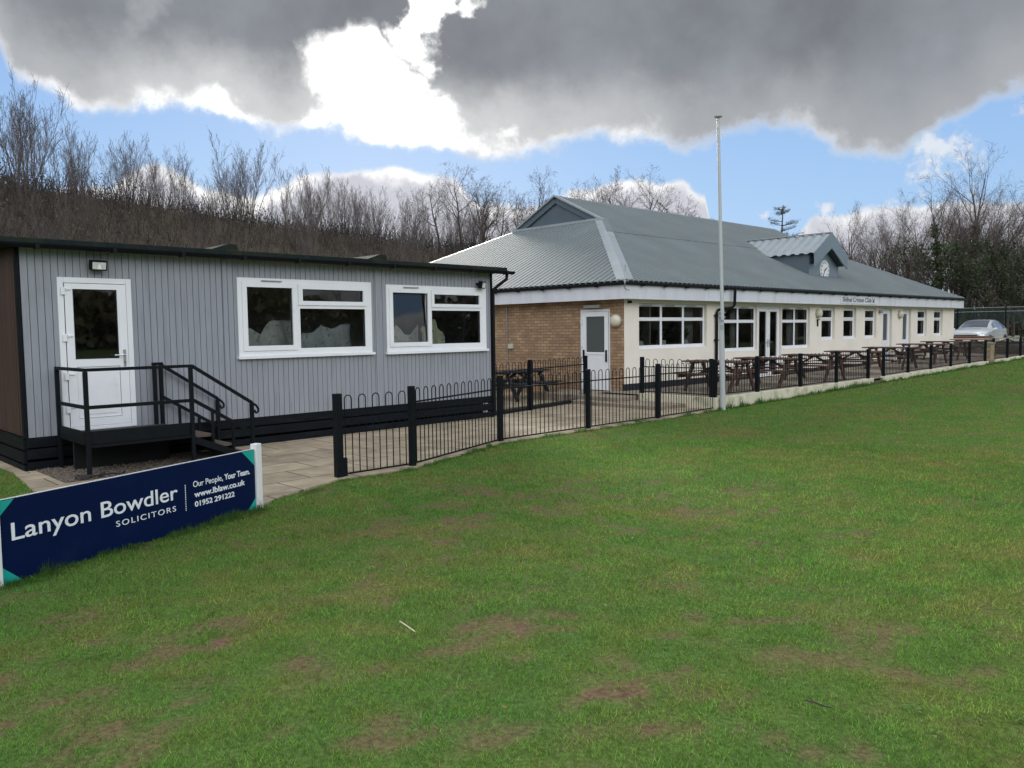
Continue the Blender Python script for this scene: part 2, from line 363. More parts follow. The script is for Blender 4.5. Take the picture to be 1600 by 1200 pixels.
PATIO = [cw(-.62,-3.02)[:2], cw(30,-3.02)[:2], cw(30,.5)[:2], cw(-.5,.5)[:2]]
def inside(poly, x, y):
    r = np.zeros(x.shape, bool); n = len(poly)
    for i in range(n):
        x1, y1 = poly[i]; x2, y2 = poly[(i+1) % n]
        c = ((y1 > y) != (y2 > y)) & (x < (x2-x1)*(y-y1)/(y2-y1+1e-12)+x1); r ^= c
    return r

# ------------------------------------------------------------------ ground
def graded(lo, hi, near_lo, near_hi, step, grow=1.13):
    a = list(np.arange(near_lo, near_hi+1e-6, step)); s = step; x = near_hi
    while x < hi: s *= grow; x += s; a.append(min(x, hi+50))
    s = step; x = near_lo
    while x > lo: s *= grow; x -= s; a.insert(0, max(x, lo-50))
    return np.array(a)
def set_color(me, name, cols):
    at = me.color_attributes.new(name, 'FLOAT_COLOR', 'POINT')
    c = np.ones((len(cols), 4), np.float32); c[:, :3] = cols; at.data.foreach_set('color', c.ravel())
def mixn(a, b, t): return np.asarray(a)*(1-t[:, None]) + np.asarray(b)*t[:, None]
def lawn_colour(x, y, blade=False):
    t = tone(x, y); g = np.ones(len(x))[:, None]*np.array([.122, .240, .042])
    g = mixn(g, [.190, .232, .056], np.clip(-t*1.7, 0, 1)*.85); g = mixn(g, [.076, .222, .038], np.clip(t*1.3, 0, 1)*.7)
    return g
def build_ground():
    xs = graded(-900, 900, -7, 11, .11, 1.09); ys = graded(-500, 1300, 1.5, 15, .11, 1.09)
    X, Y = np.meshgrid(xs, ys); x = X.ravel(); y = Y.ravel(); z = terrain(x, y)
    nx, ny = len(xs), len(ys)
    i = np.arange(nx*ny).reshape(ny, nx)
    q = np.stack([i[:-1, :-1], i[:-1, 1:], i[1:, 1:], i[1:, :-1]], -1).reshape(-1, 4)
    me = bpy.data.meshes.new('lawn'); me.vertices.add(len(x)); me.vertices.foreach_set('co', np.stack([x, y, z], 1).astype(np.float32).ravel())
    me.loops.add(q.size); me.loops.foreach_set('vertex_index', q.ravel().astype(np.int32))
    me.polygons.add(len(q)); me.polygons.foreach_set('loop_start', np.arange(0, q.size, 4, dtype=np.int32)); me.update(calc_edges=True)
    me.polygons.foreach_set('use_smooth', np.ones(len(q), bool))
    b = bare(x, y); c = lawn_colour(x, y)*np.array([.70, .58, .75])
    c = mixn(c, [.140, .100, .056], b)
    k = bank(x, y); lit = fbm(x*.7, y*.7, 4)
    c = mixn(c, mixn(np.ones((len(x), 1))*np.array([.072, .058, .046]), [.11, .088, .064], lit), k)
    set_color(me, 'tint', c)
    m = mat('lawn_soil', (0,0,0), .95, .55, 35, bump=.9, bscale=90, spec=.05, attr='tint')
    me.materials.append(m)
    o = bpy.data.objects.new('lawn', me); COL.objects.link(o); struct(o)
build_ground()
FLAGS = brick_mat('paving_flags', (.385,.315,.215), (.30,.245,.165), (.055,.045,.035), .92, .62, .010, .9, .5, .7, dirt=(.13,.11,.075), rot=(0,0,YAW_P-R(90)), var=.3)
def slab(name, poly, z, h, m, label=None):
    n = len(poly); vs = [(x, y, z) for x, y in poly] + [(x, y, z-h) for x, y in poly]
    return struct(MB().add(vs, [tuple(range(n))] + [(i, i+n, (i+1) % n+n, (i+1) % n) for i in range(n)]).build(name, m), label=label)
slab('paving', PAVE, .022, .2, FLAGS)
def build_patio():
    mb = MB(); us = [-.6, 0, 3, 5, 7, 12, 18, 24, 31]
    zf = lambda U: .24 + max(0, U-7)*.0118
    vs = []; 
    for U in us: vs += [cw(U, -2.95, zf(U)), cw(U, .4, zf(U))]
    mb.add(vs, [(2*i, 2*i+2, 2*i+3, 2*i+1) for i in range(len(us)-1)])
    return struct(mb.build('patio', brick_mat('patio_flags', (.27,.22,.165), (.21,.175,.13), (.06,.05,.04), .6, .6, .009, .9, 0.0, .5, dirt=(.12,.10,.075), rot=(0,0,YAW_C-R(90)))))
build_patio()
STEPC = mat('step_concrete', (.27,.225,.165), .9, .25, 5, bump=.4, dirt=(.10,.10,.06), dirt_scale=3)
def build_step():
    o = thing('door_steps', 'two shallow paved steps up to the white door in the brick wall', 'steps', cw(0,0), R(90)-YAW_C)
    MB().box(-1.3, -.001, -.85, 1.95, 0, .205).build('upper_step', STEPC, o, bevel=.012)
    MB().box(-1.62, -.64, -2.25, .35, 0, .105).build('lower_step', STEPC, o, bevel=.012)
build_step()
def build_gravel():
    x0, x1, y0, y1 = .05, 2.2, -1.32, -.02
    r = random.Random(3); mb = MB()
    for i in range(2600):
        x = r.uniform(x0, x1); y = r.uniform(y0, y1); s = r.uniform(.008, .022); z = .027+r.uniform(0, .012)
        a = r.uniform(0, 6.28); vs = []
        for k in range(4): vs.append((x+s*math.cos(a+k*1.57)*r.uniform(.7,1.2), y+s*math.sin(a+k*1.57)*r.uniform(.7,1.2), z))
        vs += [(x, y, z+s*.7)]
        mb.add(vs, [(0,1,4),(1,2,4),(2,3,4),(3,0,4)])
    mb.add([(x0,y0,.026),(x1,y0,.026),(x1,y1,.026),(x0,y1,.026)], [(0,1,2,3)])
    o = mb.build('gravel', mat('gravel_stone', (.12,.098,.075), .9, .6, 25, dirt=(.06,.05,.04), dirt_scale=20), loc=(KP[0],KP[1],0)); o.rotation_euler.z = R(90)-YAW_P
    struct(o, 'stuff', 'brown gravel under the black landing of the grey cabin')
build_gravel()

# ------------------------------------------------------------------ uPVC windows and doors (local: x along wall, y into the building, z up)
def window(parent, x0, x1, z0, z1, y, vs=(), hs=(), sashes=(), fw=.065, sill=True, vent=False, name='window', depth=.07, panes=None, tilt=None):
    """vs: mullion x positions with z range; hs: transoms (z, xa, xb); panes: list of (xa,xb,za,zb) glass openings"""
    f = MB()
    f.wall(x0, x1, z0, z1, panes, y, depth)
    for (a, b, c, d) in ((x0,x0,z0,z1),(x1,x1,z0,z1)): f.add([(a,y,c),(a,y+depth,c),(a,y+depth,d),(a,y,d)], [(0,1,2,3)])
    f.add([(x0,y,z1),(x1,y,z1),(x1,y+depth,z1),(x0,y+depth,z1)], [(0,1,2,3)]); f.add([(x0,y,z0),(x1,y,z0),(x1,y+depth,z0),(x0,y+depth,z0)], [(0,1,2,3)])
    for (a, b, c, d) in sashes:                                    # opening sashes stand proud with a stepped edge
        p = [q for q in panes if a < (q[0]+q[1])/2 < b and c < (q[2]+q[3])/2 < d]
        f.wall(a, b, c, d, p, y-.018, .018)
        for e in (((a,c),(b,c)),((b,c),(b,d)),((b,d),(a,d)),((a,d),(a,c))):
            (p0, p1) = e; f.add([(p0[0],y-.018,p0[1]),(p1[0],y-.018,p1[1]),(p1[0],y,p1[1]),(p0[0],y,p0[1])], [(0,1,2,3)])
    w = f.build(name, UPVC, parent)
    g = MB(); k = MB()
    for i, (a, b, c, d) in enumerate(panes):
        yt = y+.03+(.055 if tilt == i else .004*(i % 2)); yb = y+.03-(.012 if tilt == i else 0)
        g.add([(a-.01,yb,c-.01),(b+.01,yb,c-.01),(b+.01,yt,d+.01),(a-.01,yt,d+.01)], [(0,1,2,3)])
        t = .008
        for q in ((a,b,c,c+t),(a,b,d-t,d),(a,a+t,c+t,d-t),(b-t,b,c+t,d-t)): k.box(q[0],q[1],y+.012,y+.028,q[2],q[3])
    g.build('pane', GLASS, w); k.build('gasket', RUBBER, w)
    if sill: MB().prism([(x0-.03, z0-.045), (x1+.03, z0-.045), (x1+.03, z0-.002), (x0-.03, z0-.002)], y-.05, y+depth).build('sill', UPVC, w, bevel=.004)
    if vent:
        for (a, b) in vent: MB().box(a, b, y-.028, y-.0185, z1-.052, z1-.034).build('trickle_vent', mat('vent_grey', (.25,.25,.25), .5), w)
    return w

# ------------------------------------------------------------------ grey cabin
CLAD = mat('grey_cladding', (.285,.300,.330), .62, .07, 1.2, bump=.12, bscale=40, stretch=(8,8,.7), dirt=(.20,.21,.215), dirt_scale=1.6, dirt_lo=.50, dirt_hi=.78)
GROOVE = mat('groove_dark', (.125,.13,.145), .8)
BROWNCLAD = mat('brown_boards', (.050,.024,.017), .6, .35, 2, stretch=(6,6,.5), bump=.2)
SKIRT = mat('skirt_boards', (.006,.008,.011), .6, .35, 5, spec=.12, stretch=(.6,4,4), bump=.25, bscale=50, dirt=(.016,.02,.019), dirt_scale=2.5)
FELT = mat('roof_felt', (.015,.020,.021), .9, .3, 8, spec=.15, bump=.4, dirt=(.028,.038,.018), dirt_scale=1.5, dirt_lo=.45, dirt_hi=.65)
DARKROOM = mat('room_wall', (.50,.48,.43), .9, .15, 2)
def build_cabin():
    o = thing('portable_cabin', 'long grey clad portable cabin with white windows and black skirting', 'cabin', (KP[0], KP[1], 0), R(90)-YAW_P)
    L, D, Z0, Z1 = 8.36, 3.3, .46, 2.97
    door = (.42, 1.365, .5, 2.585); w1 = (2.95, 5.45, 1.44, 2.675); w2 = (5.775, 8.225, 1.43, 2.65)
    holes = [door, w1, w2]
    wb = MB().wall(.02, L, Z0, Z1, holes, .012, .10)
    wb.build('wall', GROOVE, o)
    cb = MB(); x = .0; pitch = .0905
    joints = [2.755, 5.578]
    while x < L-.02:
        x1 = min(x+pitch-.0085, L)
        cb_h = [(h[0], h[1], h[2], h[3]) for h in holes]
        # cut this board by the openings
        segs = [(x, x1, Z0, Z1)]
        for h in cb_h:
            new = []
            for (a, b, c, d) in segs:
                if b <= h[0] or a >= h[1]: new.append((a, b, c, d)); continue
                if a < h[0]-.004: new.append((a, h[0], c, d))
                if b > h[1]+.004: new.append((h[1], b, c, d))
                aa, bb = max(a, h[0]), min(b, h[1])
                if h[2] > c: new.append((aa, bb, c, h[2]))
                if h[3] < d: new.append((aa, bb, h[3], d))
            segs = new
        for (a, b, c, d) in segs: cb.box(a, b, 0, .0115, c, d)
        x += pitch
    cb.build('cladding', CLAD, o)
    for j in joints: MB().box(j-.035, j+.035, -.016, -.0005, Z0+.002, Z1-.04).build('joint_strip', CLAD, o)
    # brown end wall, back and right end, corner posts
    eb = MB(); y = .0; r = random.Random(2)
    while y < D-.02: eb.box(-.012+r.uniform(-.002,.002), .0-.0005, y+.075, y+.075+.135, Z0, Z1); y += .142
    eb.box(.0005, .0195, .02, D, Z0, Z1)
    eb.build('end_wall', BROWNCLAD, o)
    MB().box(L-.03, L+.03, .03, D, Z0, Z1).box(0.02, L, D, D+.04, Z0, Z1).build('rear_wall', CLAD, o)
    MB().box(-.055, -.0125, -.012, .07, Z0-.0, Z1).build('corner_post', BLACK, o); MB().box(L+.002, L+.05, -.02, .028, .0, Z1).build('corner_post', BLACK, o)
    # room inside
    rb = MB().add([(.03,.11,Z0+.1),(L-.03,.11,Z0+.1),(L-.03,D,Z0+.1),(.03,D,Z0+.1)], [(0,1,2,3)])
    rb.add([(.03,D-.02,Z0),(L-.04,D-.02,Z0),(L-.04,D-.02,Z1),(.03,D-.02,Z1)], [(0,1,2,3)])
    rb.add([(.03,.0,Z1-.03),(L-.03,.0,Z1-.03),(L-.03,D,Z1-.03),(.03,D,Z1-.03)], [(0,1,2,3)])
    rb.box(2.6, 2.65, .11, D-.03, Z0+.11, Z1-.04)
    rb.build('room_lining', DARKROOM, o)
    # skirting boards with gaps, front and left end
    sb = MB()
    for z0, z1 in ((.325,.452),(.175,.305),(.035,.135)): sb.box(-.03, L+.02, -.004-.02*(z0<.2), .016, z0, z1)
    sb.build('skirting', SKIRT, o)
    se = MB()
    for z0, z1 in ((.305,.452),(.125,.275),(-.03,.098)): se.box(-.062, -.028, .02, D, z0, z1)
    se.build('end_skirting', SKIRT, o)
    MB().box(.08, L-.05, .20, .24, 0, .45).box(.05, .09, .20, D, 0, .45).build('underfloor_shade_sheet', mat('void_black', (.004,.004,.004), .9), o)  # near-black sheets standing in for the shade behind the skirting gaps
    # flat roof: felt edge, cover strips, gutter
    MB().box(-.26, L+.36, -.15, D+.15, 2.972, 3.075).build('roof', FELT, o, bevel=.012)
    for j in (2.8, 5.6): MB().prism([(j-.28,3.076),(j+.13,3.076),(j+.11,3.16),(j-.02,3.17)], -.135, D).build('roof_joint_cover', FELT, o)
    gp = []; gb = MB()
    yc, zc, rr = -.215, 2.992, .06
    for k in range(9): t = math.pi + math.pi*k/8; gp.append((yc+rr*math.cos(t), zc+rr*math.sin(t)))
    gp2 = [(yc+(rr-.006)*math.cos(math.pi+math.pi*k/8), zc+(rr-.006)*math.sin(math.pi+math.pi*k/8)) for k in range(9)]
    prof = gp + gp2[::-1]; n = len(prof); xa, xb = -.3, L+.46
    gb.add([(xa,p,q) for p, q in prof]+[(xb,p,q) for p, q in prof], [(i, (i+1) % n, (i+1) % n+n, i+n) for i in range(n)]+[tuple(range(n)), tuple(range(2*n-1, n-1, -1))])
    g = gb.build('gutter', BLACKPL, o, smooth='auto')
    x = .15
    while x < L+.3: MB().box(x-.025, x+.025, yc-rr-.006, -.15, zc-rr-.006, zc+.008).build('gutter_bracket', BLACKPL, g); x += .94
    dp = MB().tube([(L+.28,-.21,2.93),(L+.28,-.20,2.84),(L+.06,-.03,2.62),(L+.055,-.03,2.5),(L+.055,-.03,.05)], .034, 10)
    dp.build('downpipe', BLACKPL, o, smooth='auto')
    # window 1 and 2
    window(o, *w1, -.02, panes=[(3.10,3.89,1.60,2.53),(4.08,5.27,2.325,2.52),(4.03,5.31,1.545,2.20)], sashes=[(3.02,3.975,1.52,2.61),(4.0,5.35,2.255,2.60)], vent=[(3.35,3.7)])
    window(o, *w2, -.02, panes=[(5.91,6.715,1.598,2.51),(6.875,8.03,2.315,2.495),(6.82,8.06,1.555,2.19)], sashes=[(5.83,6.79,1.52,2.58),(6.81,8.10,2.25,2.57)], vent=[(6.15,6.5)], tilt=0)
    # door
    a, b, c, d = door
    f = MB()
    f.box(a, a+.075, -.03, .06, c, d); f.box(b-.075, b, -.03, .06, c, d); f.box(a+.0755, b-.0755, -.03, .06, d-.075, d); f.box(a+.0755, b-.0755, -.045, .06, c, c+.05)
    f.build('door_frame', UPVC, o, bevel=.005)
    lf = MB().wall(a+.08, b-.08, c+.055, d-.08, [(.60,1.165,1.475,2.43),(.61,1.17,.66,1.37)], -.038, .03)
    lf.box(a+.08, b-.08, -.0375, -.03, c+.0551, c+.056)
    dr = lf.build('door', UPVC, o)
    MB().add([(.6,-.012,1.475),(1.165,-.012,1.475),(1.165,-.012,2.43),(.6,-.012,2.43)], [(0,1,2,3)]).build('pane', GLASS, dr)
    t = .01; gk = MB()
    for q in ((.6,1.165,1.475,1.475+t),(.6,1.165,2.42,2.43),(.6,.61,1.485,2.42),(1.155,1.165,1.485,2.42)): gk.box(q[0],q[1],-.03,-.014,q[2],q[3])
    gk.build('gasket', RUBBER, dr)
    pn = MB(); pn.box(.615, 1.165, -.024, -.01, .665, 1.365); pn.box(.665, 1.115, -.031, -.0245, .715, 1.315)
    pn.build('lower_panel', UPVC, dr, bevel=.005)
    hb = MB(); hb.box(1.215, 1.25, -.052, -.0385, 1.36, 1.60); hb.tube([(1.232,-.05,1.52),(1.232,-.09,1.52),(1.20,-.095,1.52),(1.085,-.088,1.52)], .009, 8)
    hb.build('handle', CHROME, dr, bevel=.003)
    MB().box(1.226, 1.238, -.056, -.0525, 1.405, 1.43).build('keyhole', RUBBER, dr)
    for z in (.75, 1.2, 1.72, 2.35):
        MB().box(a+.035, a+.085, -.06, -.0385, z, z+.10).box(a+.09, a+.16, -.055, -.0385, z+.065, z+.09).build('hinge', UPVC, dr, bevel=.004)
    MB().box(a+.08, b-.08, -.07, -.0001, c-.045, c-.001).build('threshold', BLACK, o)
    # floodlights
    def flood(x, z, name='floodlight', ang=0.0, w=.215, h=.135):
        f = MB().box(-w/2, w/2, -.09, -.0, -h/2, h/2).box(-.03, .03, 0, .11, -.02, .02)
        q = f.build(name, BLACKPL, o, bevel=.01, loc=(x, -.06, z)); q.rotation_euler = (R(12), 0, ang)
        MB().box(-w/2+.022, w/2-.022, -.0955, -.0905, -h/2+.02, h/2-.02).build('lens', mat('lamp_lens', (.62,.63,.60), .15, .2, 20, spec=.8), q)
        MB().prism([(-.03,-h/2+.021),(.03,-h/2+.021),(.012,h/2-.05),(-.012,h/2-.05)], -.0985, -.096).build('reflector', mat('lamp_reflector', (.85,.85,.82), .2), q)
    flood(.92, 2.765); flood(8.03, 2.715, ang=R(22), w=.18, h=.14)
    return o
CABIN = build_cabin()
def build_landing():
    o = thing('entrance_steps', 'black landing with railings and steps below the white cabin door', 'steps', (KP[0], KP[1], 0), R(90)-YAW_P)
    x0, x1, yf, yb, zt = .36, 1.67, -1.2, -.12, .575
    MB().box(x0-.02, x1+.02, yf+.03, yb, zt-.12, zt-.07).build('deck', mat('deck_boards', (.028,.028,.028), .8, .3, 6), o)
    MB().box(x0-.02, x1+.02, yf-.005, yf+.026, zt-.14, zt+.03).box(x0-.03, x0-.001, yf+.027, yb, zt-.14, zt+.03).build('kick_board', BLACK, o, bevel=.004)
    MB().box(x0-.015, x1+.015, yf-.03, yf-.0055, zt-.175, zt-.141).build('edge_rail', BLACK, o)
    w = .05
    for (x, y, z0, z1) in ((x0,yf,.02,1.35),(x1,yf,.02,1.35),(x0-.02,yb+.02,.02,1.35),(x1-.06,yb+.03,.3,1.36),(x1+.03,yb+.03,.02,1.36)):
        MB().box(x-w/2, x+w/2, y-w/2-.012, y+w/2-.012, z0, z1).build('post', BLACK, o, bevel=.004)
    for a, b, w1, h1 in (((x0-.03,yf-.012,1.372),(x1+.025,yf-.012,1.372),.05,.04), ((x0-.02,yb+.03,1.371),(x0-.0,yf+.013,1.371),.05,.04), ((x0+.026,yf-.012,.905),(x1-.026,yf-.012,.905),.035,.045),
                         ((x0-.01,yb-.02,.905),(x0-.0,yf+.015,.905),.035,.045), ((x1-.09,yb+.02,1.378),(x1+.06,yb+.02,1.378),.05,.04)):
        MB().beam(a, b, w1, h1).build('rail', BLACK, o, bevel=.004)
    for y, nm in ((yf-.012, 0), (yb+.02, 1)):
        h = MB(); h.beam((x1+.02,y,1.372), (2.53,y,.815), .05, .04)
        c = [(2.53,y,.815),(2.60,y,.765),(2.63,y,.715),(2.625,y,.675),(2.595,y,.66),(2.575,y,.68),(2.58,y,.705)]
        h.tube(c, .017, 8)
        h.build('handrail', BLACK, o)
        m = MB().beam((x1+.026,y,.905), (2.505,y,.40), .035, .045).beam((x1+.03,y,.36), (2.5,y,.02), .03, .09); m.build('stair_rail', BLACK, o)
        for xx in (1.95, 2.24):
            zz = .905-(xx-x1-.026)*.597
            MB().box(xx-.016, xx+.016, y-.016, y+.016, zz-.50 if zz > .65 else .05, zz-.022).build('baluster', BLACK, o)
        MB().box(2.5051, 2.555, y-.025, y+.025, .02, .80).build('post', BLACK, o, bevel=.004)
    tread = mat('timber_tread', (.085,.060,.045), .8, .3, 4, stretch=(1,6,6), bump=.3)
    for k, z in enumerate((.415, .255, .10)):
        xx = 1.70+k*.27
        t = MB().box(xx, xx+.29, yf+.02, yb-.02, z-.03, z).build('tread', tread, o, bevel=.004)
        MB().box(xx+.255, xx+.285, yf+.02, yb-.02, max(.02, z-.16), z-.0305).build('riser', BLACK, t)
    MB().box(x0+.05, x1-.03, -.45, -.40, .03, zt-.051).build('landing_shade_sheet', mat('void_black', (.004,.004,.004), .9), o)  # added black sheet, its colour stands for the shade under the landing
build_landing()
def build_cables():
    mb = MB(); r = random.Random(9)
    for k in range(3):
        p = [(.30+.12*math.cos(t+k)*(1+.2*k)+.03*k, -1.26+.07*math.sin(t*1.0+k)+.01*k, .04+.01*k+.02*abs(math.sin(2*t))) for t in [i*.5 for i in range(11)]]
        mb.tube(p, .008, 6)
    mb.tube([(.42,-1.28,.05),(.6,-1.22,.06),(.72,-1.24,.04),(.78,-1.2,.05)], .012, 6)
    q = mb.build('cable', RUBBER, None, smooth=True, loc=(KP[0],KP[1],0)); q.rotation_euler.z = R(90)-YAW_P
    tag(q, 'tangled black cable lying on the gravel at the foot of the landing post', 'cable')
build_cables()
def dust_sheet(x, y, w, h, z0, seed, label, col=(.42,.42,.38)):
    r = random.Random(seed); nx, nz = 26, 12; vs = []; top = [r.choice((-.9,-.5,0,.8))*h*.34 for _ in range(7)]
    for j in range(nz+1):
        for i in range(nx+1):
            u = i/nx; t = j/nz; s = u*6; k = int(min(s, 5.999)); fr = s-k; tp = top[k]*(1-fr)+top[k+1]*fr
            zz = z0 + t*(h+tp); fold = .035*math.sin(u*19+seed+1.5*t)*(1-.3*t) + .012*math.sin(u*41+2*seed)
            vs.append((x+u*w+.02*math.sin(t*5+seed), y+fold+.10*t, zz))
    n = nx+1
    mb = MB().add(vs, [(j*n+i, j*n+i+1, (j+1)*n+i+1, (j+1)*n+i) for j in range(nz) for i in range(nx)])
    q = mb.build('dust_sheet', mat('sheet_%d' % seed, col, .9, .2, 5, dirt=(.30,.28,.23), dirt_scale=14, dirt_lo=.56, dirt_hi=.66), None, smooth=True, loc=(KP[0],KP[1],0)); q.rotation_euler.z = R(90)-YAW_P
    m = q.modifiers.new('thick', 'SOLIDIFY'); m.thickness = .004
    tag(q, label, 'dust sheet', 'dust sheets behind the cabin windows')
dust_sheet(2.95, .30, 1.15, .40, 1.5, 1, 'pale sheet in the left light of the first cabin window', (0.81,0.81,0.73))
dust_sheet(4.1, .36, 1.2, .48, 1.46, 2, 'grey speckled sheet heaped in the wide light of the first cabin window', (0.67,0.68,0.67))
dust_sheet(5.85, .34, .95, .34, 1.5, 3, 'sheet showing low in the left light of the second cabin window', (0.70,0.70,0.61))
dust_sheet(6.85, .30, .55, .46, 1.45, 4, 'yellowish sheet hanging in the wide light of the second cabin window', (0.82,0.82,0.56))

# ------------------------------------------------------------------ lettering
def text_mesh(body, size, z_depth=.0015, spacing=1.0, bold=0.0, align='LEFT'):
    cu = bpy.data.curves.new('lettering', 'FONT'); cu.body = body; cu.size = size; cu.extrude = z_depth; cu.space_character = spacing; cu.offset = bold; cu.align_x = align
    cu.resolution_u = 6
    ob = bpy.data.objects.new('tmp', cu); COL.objects.link(ob)
    dg = bpy.context.evaluated_depsgraph_get(); me = bpy.data.meshes.new_from_object(ob.evaluated_get(dg))
    bpy.data.objects.remove(ob); bpy.data.curves.remove(cu)
    return me
def lettering(body, size, m, parent, x, z, y, width=None, height=None, spacing=1.0, bold=0.0, name='lettering', label=None):
    """stand text up in the x,z plane facing -y; x,z = left end of the baseline; width and height fix its size"""
    me = text_mesh(body, size, spacing=spacing, bold=bold)
    co = np.zeros(len(me.vertices)*3, np.float32); me.vertices.foreach_get('co', co); co = co.reshape(-1, 3)
    w = co[:, 0].max()-co[:, 0].min(); sx = (width/w) if width else 1
    co[:, 0] = (co[:, 0]-co[:, 0].min())*sx
    sy = height/co[:, 1].max() if height else sx
    out = np.stack([co[:, 0]+x, y-co[:, 2], co[:, 1]*sy+z], 1); me.vertices.foreach_set('co', out.astype(np.float32).ravel()); me.update()
    me.materials.clear(); me.materials.append(m)
    o = bpy.data.objects.new(name, me); COL.objects.link(o); o.parent = parent
    if label: o['label'] = label
    return o
def build_board():
    p0 = Vector((-2.615, 8.043)); p1 = Vector((-3.689, 5.63)); L = (p0-p1).length
    d = (p0-p1).normalized(); rz = math.atan2(d.y, d.x)
    o = thing('advertising_board', 'navy advertising board with turquoise corners on two white posts in the grass', 'sign', (p1.x, p1.y, 0), rz)
    # local x from the left post (0) to the right post (L), faces -y
    NAVY = mat('navy_panel', (.0022,.0085,.048), .35, .10, 3, spec=.15, dirt=(.006,.013,.05), dirt_scale=3)
    TURQ = mat('turquoise_panel', (.01,.36,.30), .35, .06, 3); WHITE = mat('white_lettering', (.80,.83,.85), .5, .03)
    BW = mat('board_back', (.62,.62,.60), .6)
    zb, zt = .015, .628
    MB().box(.0, L-.03, -.012, .0, zb, zt).build('panel', NAVY, o)
    MB().box(.0, L-.03, .0005, .02, zb, zt+.004).build('backing', BW, o)
    yy = -.0135
    for poly in ([(.003,.513),(.118,zt-.003),(.003,zt-.003)], [(.003,zb+.003),(.15,zb+.003),(.003,.145)],
                 [(L-.203,zt-.003),(L-.034,.467),(L-.034,zt-.003)], [(L-.15,zb+.003),(L-.034,zb+.003),(L-.034,.132)]):
        MB().prism(poly, yy, -.0121).build('corner', TURQ, o)
    X = lambda s: L-s
    lettering('Lanyon Bowdler', .16, WHITE, o, X(2.555), .322, yy, width=1.53, height=.128, bold=.0009)
    lettering('SOLICITORS', .06, WHITE, o, X(1.676), .217, yy, width=.625, height=.047, spacing=1.25)
    dts = MB()
    for k in range(15): dts.lathe([(.0055, 0), (.0055, .0012)], 8, (X(.935), yy, .20+k*.0163), 'y')
    dts.build('dotted_line', WHITE, o)
    lettering('Our People,', .06, WHITE, o, X(.842), .392, yy, width=.37, height=.055)
    lettering('Your Team.', .06, WHITE, o, X(.45), .392, yy, width=.345, height=.055, bold=.0012)
    lettering('www.lblaw.co.uk', .06, WHITE, o, X(.832), .296, yy, width=.655, height=.054, bold=.0012)
    lettering('01952 291222', .06, WHITE, o, X(.83), .208, yy, width=.505, height=.049, bold=.001)
    PW = mat('white_post_paint', (.74,.75,.74), .5, .05, 4, dirt=(.35,.38,.28), dirt_scale=5, dirt_lo=.6, dirt_hi=.8)
    MB().box(L-.028, L+.055, -.035, .04, -.05, .682).build('post', PW, o, bevel=.006)
    MB().box(-.072, -.002, -.035, .04, -.05, .64).build('post', PW, o, bevel=.006)
    return o
build_board()

# ------------------------------------------------------------------ clubhouse
RENDER = mat('cream_render', (.80,.745,.635), .9, .05, 1.5, bump=.25, bscale=120, dirt=(.70,.645,.535), dirt_scale=.9, dirt_lo=.5, dirt_hi=.85)
FASCIA = mat('white_fascia', (.66,.67,.71), .45, .05, 1.0, stretch=(3,3,.5), dirt=(.50,.51,.51), dirt_scale=1.2, dirt_lo=.48, dirt_hi=.85)
ROOF = mat('roof_sheeting', (.172,.200,.200), .65, .12, .8, metal=.0, spec=.2, dirt=(.16,.18,.175), dirt_scale=.7, dirt_lo=.45, dirt_hi=.75)
FLASH = mat('roof_flashing', (.30,.335,.345), .45, .08, 2, dirt=(.22,.23,.17), dirt_scale=1.5, dirt_lo=.55, dirt_hi=.8)
SLATE = mat('gable_cladding', (.085,.115,.135), .5, .08, 2)
SLATE2 = mat('barge_board', (.17,.215,.255), .45, .06, 2)
BRICK = brick_mat('buff_brick', (.41,.26,.145), (.26,.158,.085), (.17,.135,.10), .235, .079, .010, .9, .5, .6, dirt=(.24,.155,.09), axes='yz', var=.22, dscale=1.0)
SLOPE, EZ, OV, HD, LEN, GT, GT2 = .488, 2.693, .3, 6.964, 23.49, 4.95, 4.2
